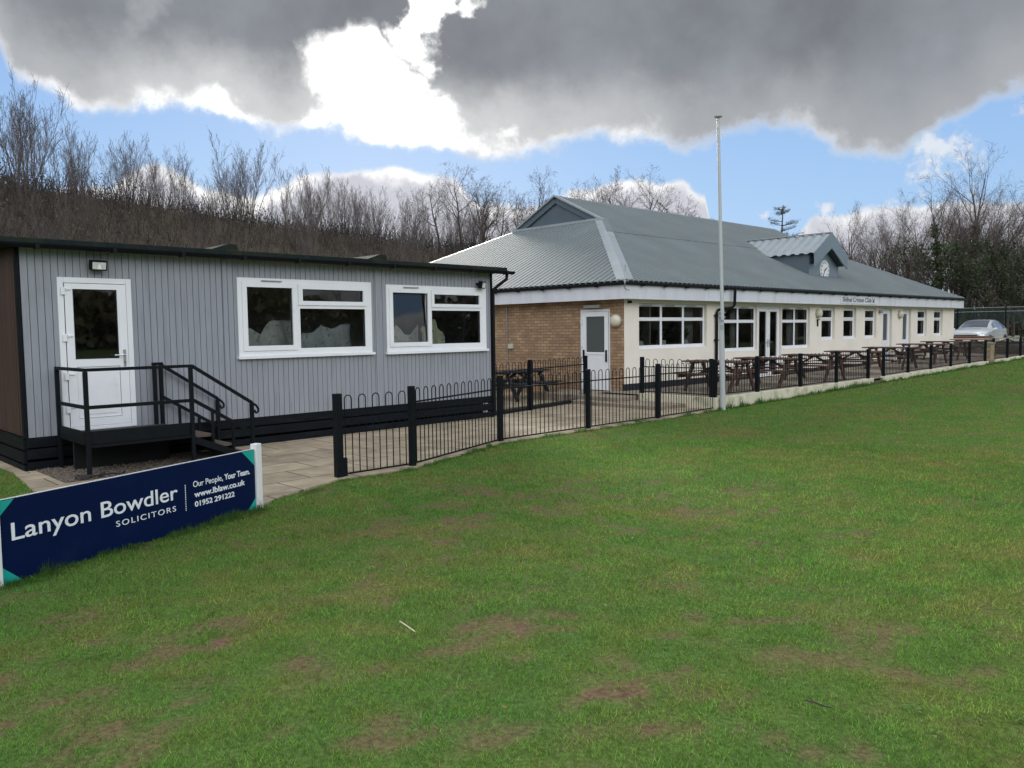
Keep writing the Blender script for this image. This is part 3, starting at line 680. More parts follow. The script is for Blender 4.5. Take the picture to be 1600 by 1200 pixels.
def build_club():
    o = thing('clubhouse', 'long cream cricket pavilion with a grey corrugated hipped roof and clock dormer', 'clubhouse', (KC[0], KC[1], .24), R(90)-YAW_C)
    W = 2*HD-2*OV; ZT = 2.33
    wins = [('w1', .60,3.66,1.03,2.20,3,True), ('f1', 4.42,6.40,.86,2.19,2,True), ('f2', 7.92,9.78,.86,2.19,2,True)]
    nar = [(10.62,11.62),(12.30,13.34),(14.08,15.10),(19.2,20.22),(21.04,22.08)]
    fd = (6.44,7.88,.03,2.19); drs = [(15.65,16.58),(17.58,18.50)]
    holes = [(a,b,c,d) for _,a,b,c,d,_,_ in wins] + [(a,b,1.09,2.20) for a,b in nar] + [fd] + [(a,b,.03,2.20) for a,b in drs]
    MB().wall(0, LEN, .17, ZT, holes, 0, .16).add([(LEN,0,.17),(LEN,W,.17),(LEN,W,ZT),(LEN,0,ZT)], [(0,1,2,3)]).add([(LEN,W,-.2),(0,W,-.2),(0,W,ZT),(LEN,W,ZT)], [(0,1,2,3)]).build('wall', RENDER, o)
    pl = MB(); x = 0
    for a, b in sorted([(fd[0],fd[1])]+drs): pl.box(x-.012*(x == 0), a-.001, -.014, .05, -.35, .169); x = b+.001
    pl.box(x, LEN+.012, -.014, .05, -.35, .169)
    pl.build('plinth', mat('plinth_black', (.013,.015,.02), .6, .2, 4), o)
    sd = (.45,1.47,-.03,2.07)
    # side wall in brick with a door: local y runs along it, so build in x,z and turn
    bw = MB().wall(0, W, -.3, ZT, [sd], 0, .12)
    b = MB(); b.v = [(-.002+v[1]*1.0, v[0]+.001, v[2]) for v in bw.v]; b.f = [tuple(reversed(f)) for f in bw.f]
    b.build('brick_wall', BRICK, o)
    # interior: floor, back partition, ceiling
    dk = mat('interior_wall', (.32,.31,.28), .9, .15, 1.5)
    MB().add([(.15,.17,.03),(LEN-.1,.17,.03),(LEN-.1,4.2,.03),(.15,4.2,.03)], [(0,1,2,3)]).add([(.15,4.2,0),(LEN-.1,4.2,0),(LEN-.1,4.2,2.3),(.15,4.2,2.3)], [(0,1,2,3)]).add([(.15,.17,2.29),(LEN-.1,.17,2.29),(LEN-.1,4.2,2.29),(.15,4.2,2.29)], [(0,1,2,3)]).box(4.0,4.1,.17,4.2,.03,2.28).box(10.2,10.3,.17,4.2,.03,2.28).box(13.7,13.8,.17,4.2,.03,2.28).box(18.8,18.9,.17,4.2,.03,2.28).box(1.3,1.35,.2,1.9,.03,2.28).build('interior_lining', dk, o)
    # windows
    for nm, a, b2, c, d, n, s in wins:
        gap = .085; fw = .075; w = (b2-a-2*fw-(n-1)*gap)/n; zt = d-(d-c)*.345; panes = []; sashes = []
        for i in range(n):
            x0 = a+fw+i*(w+gap); panes += [(x0, x0+w, c+.09, zt-.045), (x0, x0+w, zt+.045, d-.075)]
        window(o, a+.004, b2-.004, c+.004, d-.004, .075, panes=panes, vent=[(a+fw+i*(w+gap)+.1, a+fw+i*(w+gap)+w*.6) for i in range(n)])
    for a, b2 in nar:
        window(o, a+.004, b2-.004, 1.094, 2.196, .085, panes=[(a+.11,b2-.11,1.19,1.74),(a+.11,b2-.11,1.86,2.10)], sashes=[(a+.05,b2-.05,1.80,2.16)])
    # french doors
    a, b2, c, d = fd
    f = MB(); f.box(a, a+.06, .07, .15, c, d); f.box(b2-.06, b2, .07, .15, c, d); f.box(a+.0605, b2-.0605, .07, .15, d-.06, d); f.box(a+.0605, b2-.0605, .07, .16, c, c+.035)
    fr = f.build('door_frame', UPVC, o)
    m = (a+b2)/2
    for k, (x0, x1) in enumerate(((a+.065, m-.003), (m+.003, b2-.065))):
        p = [(x0+.11, x1-.11, .16, .60), (x0+.11, x1-.11, .64, 2.03)]
        lf = MB().wall(x0, x1, c+.04, d-.065, p, .06, .05).build('glazed_door', UPVC, o)
        g = MB()
        for q in p: g.add([(q[0],.085,q[2]),(q[1],.085,q[2]),(q[1],.085,q[3]),(q[0],.085,q[3])], [(0,1,2,3)])
        g.build('pane', GLASS, lf)
        hx = x1-.05 if k == 0 else x0+.05; s = -1 if k == 0 else 1
        MB().box(hx-.015, hx+.015, .045, .0595, .93, 1.17).tube([(hx,.05,1.08),(hx,.01,1.08),(hx+s*.13,.012,1.085)], .011, 6).build('handle', CHROME, lf)
    for a, b2 in drs:
        f = MB(); f.box(a, a+.06, .09, .16, .03, 2.19); f.box(b2-.06, b2, .09, .16, .03, 2.19); f.box(a+.0605, b2-.0605, .09, .16, 2.12, 2.19)
        f.build('door_frame', UPVC, o)
        p = [(a+.26, b2-.26, .98, 2.0)]
        lf = MB().wall(a+.065, b2-.065, .035, 2.115, p, .075, .05).build('door', UPVC, o)
        MB().add([(p[0][0],.1,.98),(p[0][1],.1,.98),(p[0][1],.1,2.0),(p[0][0],.1,2.0)], [(0,1,2,3)]).build('pane', OBSCURE, lf)
        MB().box(a+.11, a+.14, .06, .0745, .9, 1.12).tube([(a+.125,.065,1.04),(a+.125,.03,1.04),(a+.24,.03,1.04)], .01, 6).build('handle', CHROME, lf)
    # side door in the brick wall (faces -x)
    y0, y1, z0, z1 = sd
    f = MB(); f.box(.02, .10, y0, y0+.06, z0, z1).box(.02, .10, y1-.06, y1, z0, z1).box(.02, .10, y0+.0605, y1-.0605, z1-.065, z1)
    f.build('door_frame', UPVC, o, bevel=.004)
    lf = MB(); tmp = MB().wall(y0+.065, y1-.065, z0+.02, z1-.07, [(y0+.2, y1-.2, .96, 1.88)], 0, .05)
    lf.v = [(.012+v[1], v[0], v[2]) for v in tmp.v]; lf.f = tmp.f
    lf.box(.002, .0115, y0+.2, y1-.2, .90, .945)
    dr = lf.build('door', UPVC, o)
    MB().add([(.035,y0+.2,.96),(.035,y1-.2,.96),(.035,y1-.2,1.88),(.035,y0+.2,1.88)], [(0,1,2,3)]).build('pane', OBSCURE, dr)
    for y in (y0+.13, y1-.13): MB().box(-.03, .0115, y-.018, y+.018, .72, 1.02).build('pull_handle', BLACKPL, dr, bevel=.006)
    for z in (.25, 1.1, 1.7): MB().box(-.012, .0115, y1-.09, y1-.03, z, z+.11).build('hinge', UPVC, dr)
    MB().box(-.10, -.004, .72, 1.25, 2.10, 2.17).build('door_hood_light', mat('hood_grey', (.30,.30,.28), .6), o)
    # fascia, soffit, gutters
    def ring(mb, off, z0, z1, t):
        a, b3, c2, d2 = -off, LEN+off, -off, W+off
        mb.box(a, b3, c2, c2+t, z0, z1); mb.box(a, a+t, c2+t+.0005, d2, z0, z1); mb.box(b3-t, b3, c2+t+.0005, d2, z0, z1)
    fb = MB(); ring(fb, OV, 2.285, 2.625, .025); fs = fb.build('fascia', FASCIA, o)
    for x in (3.3, 6.9, 10.6, 14.6, 18.4, 21.6): MB().box(x-.004, x+.004, -OV-.0015, -OV-.0002, 2.286, 2.624).build('board_joint', mat('joint_grey', (.36,.37,.39), .6), fs)
    MB().add([(-OV+.02,-OV+.02,2.305),(LEN+OV-.02,-OV+.02,2.305),(LEN+OV-.02,.02,2.305),(-OV+.02,.02,2.305)], [(0,1,2,3)]).add([(-OV+.02,.02,2.305),(.02,.02,2.305),(.02,W+OV,2.305),(-OV+.02,W+OV,2.305)], [(0,1,2,3)]).build('soffit', FASCIA, o)
    gb = MB(); ring(gb, OV+.085, 2.628, 2.70, .083)
    gu = gb.build('gutter', BLACKPL, o, bevel=.02)
    x = .3
    while x < LEN: MB().box(x-.05, x+.05, -OV-.088, -OV-.03, 2.60, 2.6275).build('gutter_bracket', BLACKPL, gu); x += .95
    y = .6
    while y < W: MB().box(-OV-.088, -OV-.03, y-.05, y+.05, 2.60, 2.6275).build('gutter_bracket', BLACKPL, gu); y += .95
    # corrugated slopes. plan coordinates from the eave corner
    A0, A1, B0 = -OV, LEN+OV, -OV
    Lr = A1-A0
    def prof(p0, p1, pitch=.205):
        pts = []; x = p0
        while x < p1:
            for dx, h in ((0,0),(.028,0),(.046,.07),(.187,.07)):
                if x+dx < p1: pts.append((x+dx, h))
            x += pitch
        pts.append((p1, 0)); return pts
    def front_top(t):                                             # how far up the slope (in plan) a sheet runs at distance t along the eave
        if t < GT: a = t
        elif t > Lr-GT2: a = Lr-t
        else: a = HD
        return a
    rf = MB(); lap = HD*.52
    pts = prof(0, Lr)
    extra = [(GT-.01, 0), (GT+.01, 0), (Lr-GT2-.01, 0), (Lr-GT2+.01, 0)]
    pts = sorted(pts+extra)
    for (t0, h0), (t1, h1) in zip(pts, pts[1:]):
        a0, a1 = front_top(t0), front_top(t1)
        if t1-t0 < 1e-6: continue
        for lo, hi, dz in ((-.06, lap+.06, 0.0), (lap, 99, .012)):
            v = [(A0+t, B0+q, EZ+SLOPE*q+h+dz) for t, h, q in ((t0,h0,min(lo,a0)),(t1,h1,min(lo,a1)),(t1,h1,min(hi,a1)),(t0,h0,min(hi,a0)))]
            if v[3][1]-v[0][1] > .001 or v[2][1]-v[1][1] > .001: rf.add(v, [(0,1,2,3)])
    rf.build('front_roof_slope', ROOF, o)
    WR = 2*HD
    lf = MB(); pts = sorted(prof(0, WR))
    for (t0, h0), (t1, h1) in zip(pts, pts[1:]):
        top = lambda t: min(t, WR-t, GT)
        v = [(A0-.06, B0+t0, EZ-SLOPE*.06+h0), (A0-.06, B0+t1, EZ-SLOPE*.06+h1), (A0+top(t1), B0+t1, EZ+SLOPE*top(t1)+h1), (A0+top(t0), B0+t0, EZ+SLOPE*top(t0)+h0)]
        lf.add(v, [(0,3,2,1)])
    lf.build('end_roof_slope', ROOF, o)
    # rear slope and far end, plain
    bs = MB()
    bs.add([(A0,B0+WR,EZ),(A1,B0+WR,EZ),(A1-GT2,B0+WR-GT2,EZ+SLOPE*GT2),(A1-GT2,B0+HD,EZ+SLOPE*HD),(A0+GT,B0+HD,EZ+SLOPE*HD),(A0+GT,B0+WR-GT,EZ+SLOPE*GT)], [(0,1,2,3,4,5)])
    bs.add([(A1,B0,EZ),(A1,B0+WR,EZ),(A1-GT2,B0+WR-GT2,EZ+SLOPE*GT2),(A1-GT2,B0+GT2,EZ+SLOPE*GT2)], [(0,1,2,3)])
    bs.add([(A1-GT2,B0+GT2,EZ+SLOPE*GT2),(A1-GT2,B0+WR-GT2,EZ+SLOPE*GT2),(A1-GT2,B0+HD,EZ+SLOPE*HD)], [(0,1,2)])
    bs.build('rear_roof_slope', ROOF, o)
    # gablet, its rakes, hip and ridge flashings
    gx = A0+GT-.02
    G = MB().add([(gx,B0+GT-.1,EZ+SLOPE*GT-.03),(gx,B0+WR-GT+.1,EZ+SLOPE*GT-.03),(gx,B0+HD,EZ+SLOPE*HD-.02)], [(0,2,1)])
    gg = G.build('gable_panel', SLATE, o)
    def strip(mb, a, b, n1, n2, w, lift):                         # folded flashing along a-b, one leg in each slope direction
        a = Vector(a)+Vector((0,0,lift)); b = Vector(b)+Vector((0,0,lift)); n1 = Vector(n1); n2 = Vector(n2)
        mb.add([tuple(a+n1*w), tuple(b+n1*w), tuple(b), tuple(a), tuple(a+n2*w), tuple(b+n2*w)], [(0,1,2,3),(3,2,5,4)])
    fl = MB()
    e1 = (A0,B0,EZ); g1 = (A0+GT,B0+GT,EZ+SLOPE*GT)
    strip(fl, e1, (A0+GT+.1,B0+GT+.1,EZ+SLOPE*(GT+.1)), (1,0,0), (0,1,0), .30, .072)
    strip(fl, (A0,B0+WR,EZ), (A0+GT,B0+WR-GT,EZ+SLOPE*GT), (1,0,0), (0,-1,0), .25, .07)
    strip(fl, (A1,B0,EZ), (A1-GT2,B0+GT2,EZ+SLOPE*GT2), (-1,0,0), (0,1,0), .10, .07)
    s = Vector((0,-1,-SLOPE)).normalized(); s2 = Vector((0,1,-SLOPE)).normalized()
    strip(fl, (A0+GT-.1,B0+HD,EZ+SLOPE*HD), (A1-GT2+.1,B0+HD,EZ+SLOPE*HD), s, s2, .20, .075)
    fl.build('flashing', FLASH, o)
    rk = MB()
    for sg in (-1, 1):
        a = Vector((gx-.03,B0+HD,EZ+SLOPE*HD+.06)); b3 = Vector((gx-.03,B0+HD+sg*(HD-GT+.1),EZ+SLOPE*(GT-.1)+.06))
        rk.beam(a, b3, .20, .05, up=(0,-SLOPE*sg*-1,1))
    rk.build('rake_flashing', FLASH, o)
    rk2 = MB()
    for sg in (-1, 1):
        a = Vector((gx-.05,B0+HD+sg*.02,EZ+SLOPE*HD-.09)); b3 = Vector((gx-.05,B0+HD+sg*(HD-GT-.25),EZ+SLOPE*(GT+.25)-.09))
        rk2.beam(a, b3, .03, .19, up=(0,0,1))
    rk2.build('barge', SLATE, o)
    MB().box(gx-.14, gx-.02, B0+GT-.05, B0+WR-GT+.05, EZ+SLOPE*GT-.005, EZ+SLOPE*GT+.075).build('apron_flashing', FLASH, o)
    # clock dormer
    d0, d1, zb, ze, za, vf = 11.68, 14.02, 3.30, 4.20, 4.90, 1.0
    roofz = lambda v: EZ+SLOPE*(v-B0)
    xm = (d0+d1)/2
    D = MB().add([(d0,vf,zb-.05),(d1,vf,zb-.05),(d1,vf,ze),(xm,vf,za-.02),(d0,vf,ze)], [(0,1,2,3,4)]).build('dormer_face', SLATE2, o)
    db = lambda z: (z-EZ)/SLOPE+B0
    sd2 = MB()
    for x in (d0, d1): sd2.add([(x,vf,zb-.05),(x,vf,ze+.0),(x,db(ze)+.1,ze+.0)], [(0,1,2)])
    sd2.build('dormer_side', SLATE, o)
    ov = .14; vfr = vf-.26; sl = (za-ze)/(xm-d0); dr2 = MB()
    for sg in (-1, 1):
        n = 10; xe = xm+sg*(xm-d0+ov); zee = za-sl*(xm-d0+ov)
        vend_t = db(za)+.25; vend_b = db(zee)+.15
        m = 44; pr = []
        for k in range(m+1):
            v = vfr + (vend_t-vfr)*k/m; h = (0, .045, .045, 0)[k % 4]
            zt_ = za; 
            # lower end runs to the eave, or to the valley on the main roof
            if v <= vend_b: xl, zl = xe, zee
            else:
                q = (v-vend_b)/(vend_t-vend_b+1e-6); xl, zl = xe+(xm-xe)*q, zee+(za-zee)*q
            pr.append(((xm, v, za+h), (xl, v, zl+h)))
        for p, q in zip(pr, pr[1:]): dr2.add([p[0], q[0], q[1], p[1]], [(0,1,2,3)])
    dr2.build('dormer_roof', FLASH, o)
    MB().beam((xm,vfr-.02,za+.045), (xm,db(za)+.2,za+.045), .16, .03).build('dormer_ridge', FLASH, o)
    bb = MB()
    for sg in (-1, 1):
        xe = xm+sg*(xm-d0+ov+.03); zee = za-sl*(xm-d0+ov+.03)
        poly = [(xm, za+.05), (xe, zee+.05), (xe-sg*.03, zee-.42), (xm+sg*(xm-d0-.10), ze-.42), (xm, za-.52)]
        if sg > 0: poly = poly[::-1]
        bb.prism(poly, vfr-.03, vfr)
    bb.build('dormer_barge', SLATE2, o)
    sf = MB()
    for sg in (-1, 1):
        sf.add([(xm,vfr,za-.53),(xm,vf,za-.53),(xm+sg*(xm-d0-.10),vf,ze-.43),(xm+sg*(xm-d0-.10),vfr,ze-.43)], [(0,1,2,3)])
    sf.build('dormer_soffit', mat('soffit_dark', (.03,.035,.045), .6), o)
    MB().box(d0-.05, d1+.22, vf-.16, vf-.001, zb-.09, zb-.055).build('dormer_apron', FLASH, o)
    cx, cz, r = xm+.0, 3.60, .355
    ck = MB().lathe([(r, -.03), (r, 0)], 40, (cx, vf-.002, cz), 'y').build('clock', mat('clock_white', (.75,.76,.76), .4, .03), o)
    hm = mat('clock_black', (.012,.012,.014), .5)
    hd = MB(); yh = vf-.042
    for ang, ln, w2 in ((60, .17, .04), (212, .27, .026)):
        t = R(ang); dx, dz = math.sin(t), math.cos(t)
        hd.beam((cx-dx*.05, yh, cz-dz*.05), (cx+dx*ln, yh, cz+dz*ln), w2, .006, up=(0,1,0))
    hd.lathe([(.025,-.008),(.025,0)], 12, (cx, yh, cz), 'y')
    hd.build('clock_hand', hm, ck)
    for k, s in enumerate(('12','1','2','3','4','5','6','7','8','9','10','11')):
        me = text_mesh(s, .115, bold=.003, align='CENTER'); me.materials.clear(); me.materials.append(hm)
        n = MB(); q = bpy.data.objects.new('numeral', me); COL.objects.link(q); q.parent = ck
        q.location = (cx+.285*math.sin(R(30*k)), vf-.034, cz+.285*math.cos(R(30*k))-.04); q.rotation_euler = (R(90), 0, 0)
    # name board on the fascia
    nb = MB().box(11.38, 14.32, -OV-.016, -OV-.0022, 2.325, 2.60).build('name_board', FASCIA, o)
    INK = mat('black_lettering', (.015,.015,.03), .5)
    lettering('Shifnal Cricket Club', .16, INK, nb, 11.50, 2.395, -OV-.018, width=2.36, height=.155, bold=.002)
    em = MB()
    for x in (13.99, 14.045, 14.10): em.box(x-.010, x+.010, -OV-.02, -OV-.0165, 2.385, 2.50)
    em.beam((13.95,-OV-.019,2.56), (14.04,-OV-.019,2.40), .022, .004, up=(0,1,0)); em.beam((14.14,-OV-.0215,2.56), (14.05,-OV-.0215,2.40), .022, .004, up=(0,1,0))
    em.build('emblem', INK, nb)
    # downpipe on the front
    dp = MB().tube([(4.45,-OV-.12,2.66),(4.45,-OV-.10,2.20),(4.42,-OV-.06,2.12),(4.15,-.06,2.05),(4.09,-.055,1.95),(4.09,-.055,.0)], .042, 10).build('downpipe', BLACKPL, o, smooth='auto')
    for z in (1.9, 1.2, .5): MB().box(4.02, 4.16, -.1, -.001, z-.02, z+.02).build('pipe_clip', BLACKPL, dp)
    # lamps
    LAMP = mat('lamp_bowl', (.60,.56,.43), .35, .05); BASE = mat('lamp_base', (.45,.43,.36), .5)
    def bulkhead(x, z, r=.155):
        lb = MB().lathe([(r*1.03,0),(r*1.03,-.05)], 24, (x, -.001, z), 'y').build('wall_lamp', BASE, o)
        MB().lathe([(r,-.0505),(r*.98,-.085),(r*.8,-.125),(r*.45,-.15),(.001,-.155)], 24, (x, -.001, z), 'y').build('lamp_bowl', LAMP, lb, smooth='auto')
    bulkhead(10.32, 1.99); bulkhead(17.27, 1.98)
    sl_ = MB().lathe([(.16,0),(.16,.05)], 24, (0,0,0), 'y'); sl_.v = [(-.0025-v[1], .235+v[0], 1.76+.0+v[2]) for v in sl_.v]
    l2 = sl_.build('wall_lamp', BASE, o)
    s3 = MB().lathe([(.155,.0505),(.152,.085),(.12,.12),(.07,.145),(.001,.15)], 24, (0,0,0), 'y'); s3.v = [(-.0025-v[1], .235+v[0], 1.76+v[2]) for v in s3.v]
    s3.build('lamp_bowl', LAMP, l2, smooth='auto')
    MB().box(15.28, 15.46, -.10, -.001, 2.02, 2.14).build('sensor_light', GALV, o, bevel=.01)
    MB().tube([(.16,-.01,2.22),(.16,-.10,2.22)], .035, 10).tube([(.16,-.1,2.22),(.16,-.11,2.22)], .025, 10).build('camera_dome', BLACKPL, o)
    MB().box(10.28, 10.30, -.05, -.001, 1.55, 1.78).box(10.20, 10.38, -.06, -.0505, 1.76, 1.79).build('hanging_bracket', BLACK, o)
    # services on the brick wall
    cd = MB().tube([(-.02,4.25,2.25),(-.02,4.25,.0)], .016, 8).build('conduit', GALV, o)
    MB().box(-.075, -.004, 3.98, 4.18, 1.03, 1.17).build('junction_box', mat('cream_plastic', (.50,.47,.38), .5), o, bevel=.008)
    MB().tube([(-.30-.03,-.30-.03,2.50),(-.42,-.36,2.55),(-.44,-.38,2.66),(-.36,-.33,2.95),(-.36,-.33,3.1)], .014, 8).tube([(-.33,-.33,2.50),(-.28,-.40,2.49)], .012, 8).build('cable_bracket', GALV, o)
    return o
CLUB = build_club()
def potted_plant(x, y, z, seed, pot, label):
    r = random.Random(seed); p = cw(x, y, .24+z)
    o = thing('potted_plant', label, 'plant', p, R(90)-YAW_C, 'potted plants on the pavilion window sill')
    m = mat('white_pot', (.72,.72,.70), .3, .05)
    if pot == 'round': MB().lathe([(.05,0),(.10,.03),(.125,.11),(.10,.19),(.085,.195)], 18).build('pot', m, o, smooth='auto')
    else: MB().box(-.11,.11,-.08,.08,0,.2).build('pot', m, o, bevel=.01)
    mb = MB()
    for k in range(34):
        a = r.uniform(0, 6.28); ln = r.uniform(.22, .5); le = r.uniform(.2, 1.3); w = r.uniform(.02, .05); pts = []
        for j in range(5):
            t = j/4; pts.append(Vector((math.cos(a)*ln*t*math.sin(le), math.sin(a)*ln*t*math.sin(le)*.6, .18+ln*t*math.cos(le)+.1*t-.15*t*t)))
        sdv = Vector((-math.sin(a), math.cos(a), 0)); vs = []
        for j, q in enumerate(pts): ww = w*math.sin(math.pi*(.1+.88*j/4)); vs += [tuple(q-sdv*ww), tuple(q+sdv*ww)]
        mb.add(vs, [(2*j, 2*j+1, 2*j+3, 2*j+2) for j in range(4)])
    mb.build('foliage', mat('house_leaf', (.045,.11,.03), .5, .3, 8), o)
potted_plant(.98, .30, 1.04, 1, 'round', 'leafy plant in a round white pot on the pavilion sill nearest the brick corner')
potted_plant(1.95, .30, 1.04, 2, 'box', 'leafy plant in a square white planter in the middle of the three-light window')
potted_plant(3.0, .30, 1.04, 3, 'round', 'leafy plant in a white pot in the right light of the three-light window')
def curtain(x, w, z0, z1, label):
    vs = []; n = 40
    for i in range(n+1):
        for z in (z0, z1): vs.append((i/n*w, .035*math.sin(i*1.15), z))
    mb = MB().add(vs, [(2*i, 2*i+2, 2*i+3, 2*i+1) for i in range(n)])
    q = mb.build('curtain', mat('curtain_cloth', (.42,.41,.36), .9, .1, 8), None, smooth=True); q.location = cw(x, .42, .24); q.rotation_euler.z = R(90)-YAW_C
    m = q.modifiers.new('thick', 'SOLIDIFY'); m.thickness = .004
    tag(q, label, 'curtain', 'curtains in the pavilion windows')
curtain(3.1, .5, .9, 2.25, 'pale curtain at the right end of the three-light pavilion window')
curtain(5.55, .4, .5, 2.25, 'pale curtain hanging in the window left of the french doors')
curtain(9.0, .75, .5, 2.25, 'pale curtain hanging in the window right of the french doors')

# ------------------------------------------------------------------ terrace walls, fences
def zpatio(U): return .24 + max(0, U-7)*.0118
WALLW = mat('painted_wall', (.62,.575,.43), .85, .14, 3, bump=.5, bscale=50, dirt=(.20,.21,.11), dirt_scale=3.2, dirt_lo=.5, dirt_hi=.74)
def low_wall(U0, U1, label, ret=False):
    o = thing('low_wall', label, 'wall', cw(U0, -3.02), R(90)-YAW_C, 'white terrace walls')
    mb = MB(); n = max(1, int((U1-U0)/1.2)); r = random.Random(int(U0*7)+3)
    for i in range(n):
        a = U0+(U1-U0)*i/n; b = U0+(U1-U0)*(i+1)/n; j = r.uniform(-.006, .006); z0 = zpatio(a)+.036+j; z1 = zpatio(b)+.036+j; x0 = a-U0; x1 = b-U0-.004
        mb.add([(x0,0,-.3),(x1,0,-.3),(x1,.15,-.3),(x0,.15,-.3),(x0,0,z0),(x1,0,z1),(x1,.15,z1),(x0,.15,z0)], [(0,3,2,1),(4,5,6,7),(0,1,5,4),(1,2,6,5),(2,3,7,6),(3,0,4,7)])
    if ret: mb.box(0, .13, .151, 2.1, -.3, .272)
    mb.build('wall', WALLW, o, bevel=.008)
low_wall(-.62, 7.62, 'weathered white terrace wall that turns the corner behind the flagpole', True)
low_wall(8.42, 17.98, 'middle length of low white terrace wall between the two step gaps')
low_wall(18.72, 30, 'farthest length of low white terrace wall, beyond the stone pier')
def build_gap_steps():
    for U0, U1, lab in ((7.63,8.41,'stone step in the nearer gap of the white terrace wall'),(17.99,18.71,'stone step in the farther gap of the white terrace wall beside the pier')):
        z = float(terrain(*[np.array([q]) for q in cw((U0+U1)/2, -3)[:2]])[0])
        o = MB().box(0, U1-U0, -.12, .3, -.25, z+.06-.0).build('stone_step', mat('step_stone', (.10,.085,.06), .9, .3, 6, bump=.3), bevel=.01, loc=cw(U0, -2.95)); o.rotation_euler.z = R(90)-YAW_C
        tag(o, lab, 'step')
build_gap_steps()
def pier():
    o = thing('stone_pier', 'short buff stone pier in the far gap of the white terrace wall', 'pier', cw(18.22, -3.0, .2), R(90)-YAW_C)
    MB().box(0, .46, 0, .22, 0, .84).build('shaft', brick_mat('pier_stone', (.36,.27,.15), (.28,.2,.11), (.2,.17,.12), .22, .1, .01, dirt=(.15,.13,.08), axes='xz'), o)
    MB().box(-.03, .49, -.03, .25, .841, .90).build('cap', STEPC, o, bevel=.01)
pier()
def garden_wall():
    o = thing('brick_wall', 'low grey brown brick wall with pale coping at the far end of the terrace', 'wall', cw(25.5, -2.8, .3), R(90)-YAW_C)
    MB().box(0, .24, 0, 6, -.2, .70).build('brickwork', brick_mat('red_brick', (.20,.16,.125), (.15,.12,.095), (.2,.17,.14), .225, .075, .01, axes='yz', dirt=(.12,.10,.08)), o)
    MB().box(-.07, .31, -.05, 6.05, .7005, .82).build('coping', mat('pale_coping', (.74,.66,.55), .9, .15, 4), o, bevel=.008)
    p = thing('brick_wall', 'low red brown brick wall right in front of the parked car', 'wall', cw(27.6, -.4, .3), R(90)-YAW_C)
    MB().box(0, .22, 0, 3.2, -.2, .86).build('brickwork', brick_mat('red_brick_work', (.22,.095,.06), (.16,.075,.05), (.2,.17,.14), .225, .075, .01, axes='yz', dirt=(.14,.08,.06)), p)
    MB().box(-.02, .24, -.02, 3.22, .8605, .92).build('coping', mat('brick_coping', (.20,.10,.07), .9, .25, 6), p)
garden_wall()
def fence(label, posts, group, pw_=.076, hoop=.215, stub=False, low=.05):
    """posts: (x, y, z, height)"""
    x0, y0, z0, _ = posts[0]
    o = thing('bow_top_fence', label, 'fence', (x0, y0, z0), 0, group)
    for i, (x, y, z, h) in enumerate(posts):
        j = posts[i+1] if i+1 < len(posts) else posts[i-1]; a = math.atan2(j[1]-y, j[0]-x); w = pw_*(1.2 if stub and i == 0 else 1)
        p = MB().box(-w/2, w/2, -w/2, w/2, -.15, h).build('post', BLACK, o, bevel=.006, loc=(x-x0, y-y0, z-z0)); p.rotation_euler.z = a
        if stub and i == 0:
            MB().box(w/2+.001, w/2+.06, -.03, .03, -.1, .25).build('stub', BLACK, p)
    for (xa, ya, za, ha), (xb, yb, zb, hb) in zip(posts, posts[1:]):
        A = Vector((xa-x0, ya-y0, za-z0)); B = Vector((xb-x0, yb-y0, zb-z0)); d = (B-A); L = Vector((d.x, d.y)).length; ux = d/L
        hh = min(ha, hb)-.02; rail = hh-.19; mb = MB()
        up = Vector((0,0,1))
        mb.beam(A+up*rail, B+up*rail, .012, .022); mb.beam(A+up*low, B+up*low, .012, .022)
        n = max(2, round((L-.10)/hoop)); pitch = (L-.10)/n; r = pitch*.25
        for k in range(n):
            c = A + ux*(.05+pitch*(k+.5)); pts = [c-ux*r+up*low]
            for q in range(7):
                t = math.pi*q/6; pts.append(c - ux*r*math.cos(t) + up*(hh-r-.005+r*math.sin(t)))
            pts.append(c+ux*r+up*low); mb.tube(pts, .0075, 5, caps=False)
        mb.build('railing', BLACK, o)
    return o
def P3(U, V, z, h): p = cw(U, V); return (p[0], p[1], z, h)
fence('black bow top fence along the lawn edge, from the cabin end to the flagpole', [(-2.142,9.732,.0,1.05),(-1.331,10.499,.0,1.08),(-.197,12.759,0,1.075),(1.358,14.258,0,1.085),(2.882,15.735,0,1.10),(4.43,17.40,0,1.10)], 'black bow top fences', stub=True, hoop=.2)
fence('short black bow top fence in front of the brick wall and dark picnic table', [P3(-4.75,-.3,0,1.12),P3(-3.34,-.04,.02,1.12),P3(-.98,.42,.03,1.12)], 'black bow top fences', pw_=.08)
fence('black bow top fence on the nearest white terrace wall, behind the flagpole', [P3(-.555,-.98,.27,.86),P3(-.54,-2.86,.275,.84)]+[P3(u_,-2.93,zpatio(u_)+.03,.85) for u_ in (1.28,3.38,5.4,7.42)], 'black bow top fences', pw_=.08)
fence('black bow top fence on the middle length of the terrace wall', [P3(8.5,-2.93,zpatio(8.5)+.03,.85)]+[P3(u_,-2.93,zpatio(u_)+.03,.80) for u_ in (10.37,12.3,14.16,16.06,17.84)], 'black bow top fences', pw_=.08)
fence('black bow top fence on the farthest length of the terrace wall', [P3(18.8,-2.93,zpatio(18.8)+.03,.84)]+[P3(u_,-2.93,zpatio(u_)+.03,.78) for u_ in (20.56,22.35,24.2,26.1,28)], 'black bow top fences', pw_=.08)
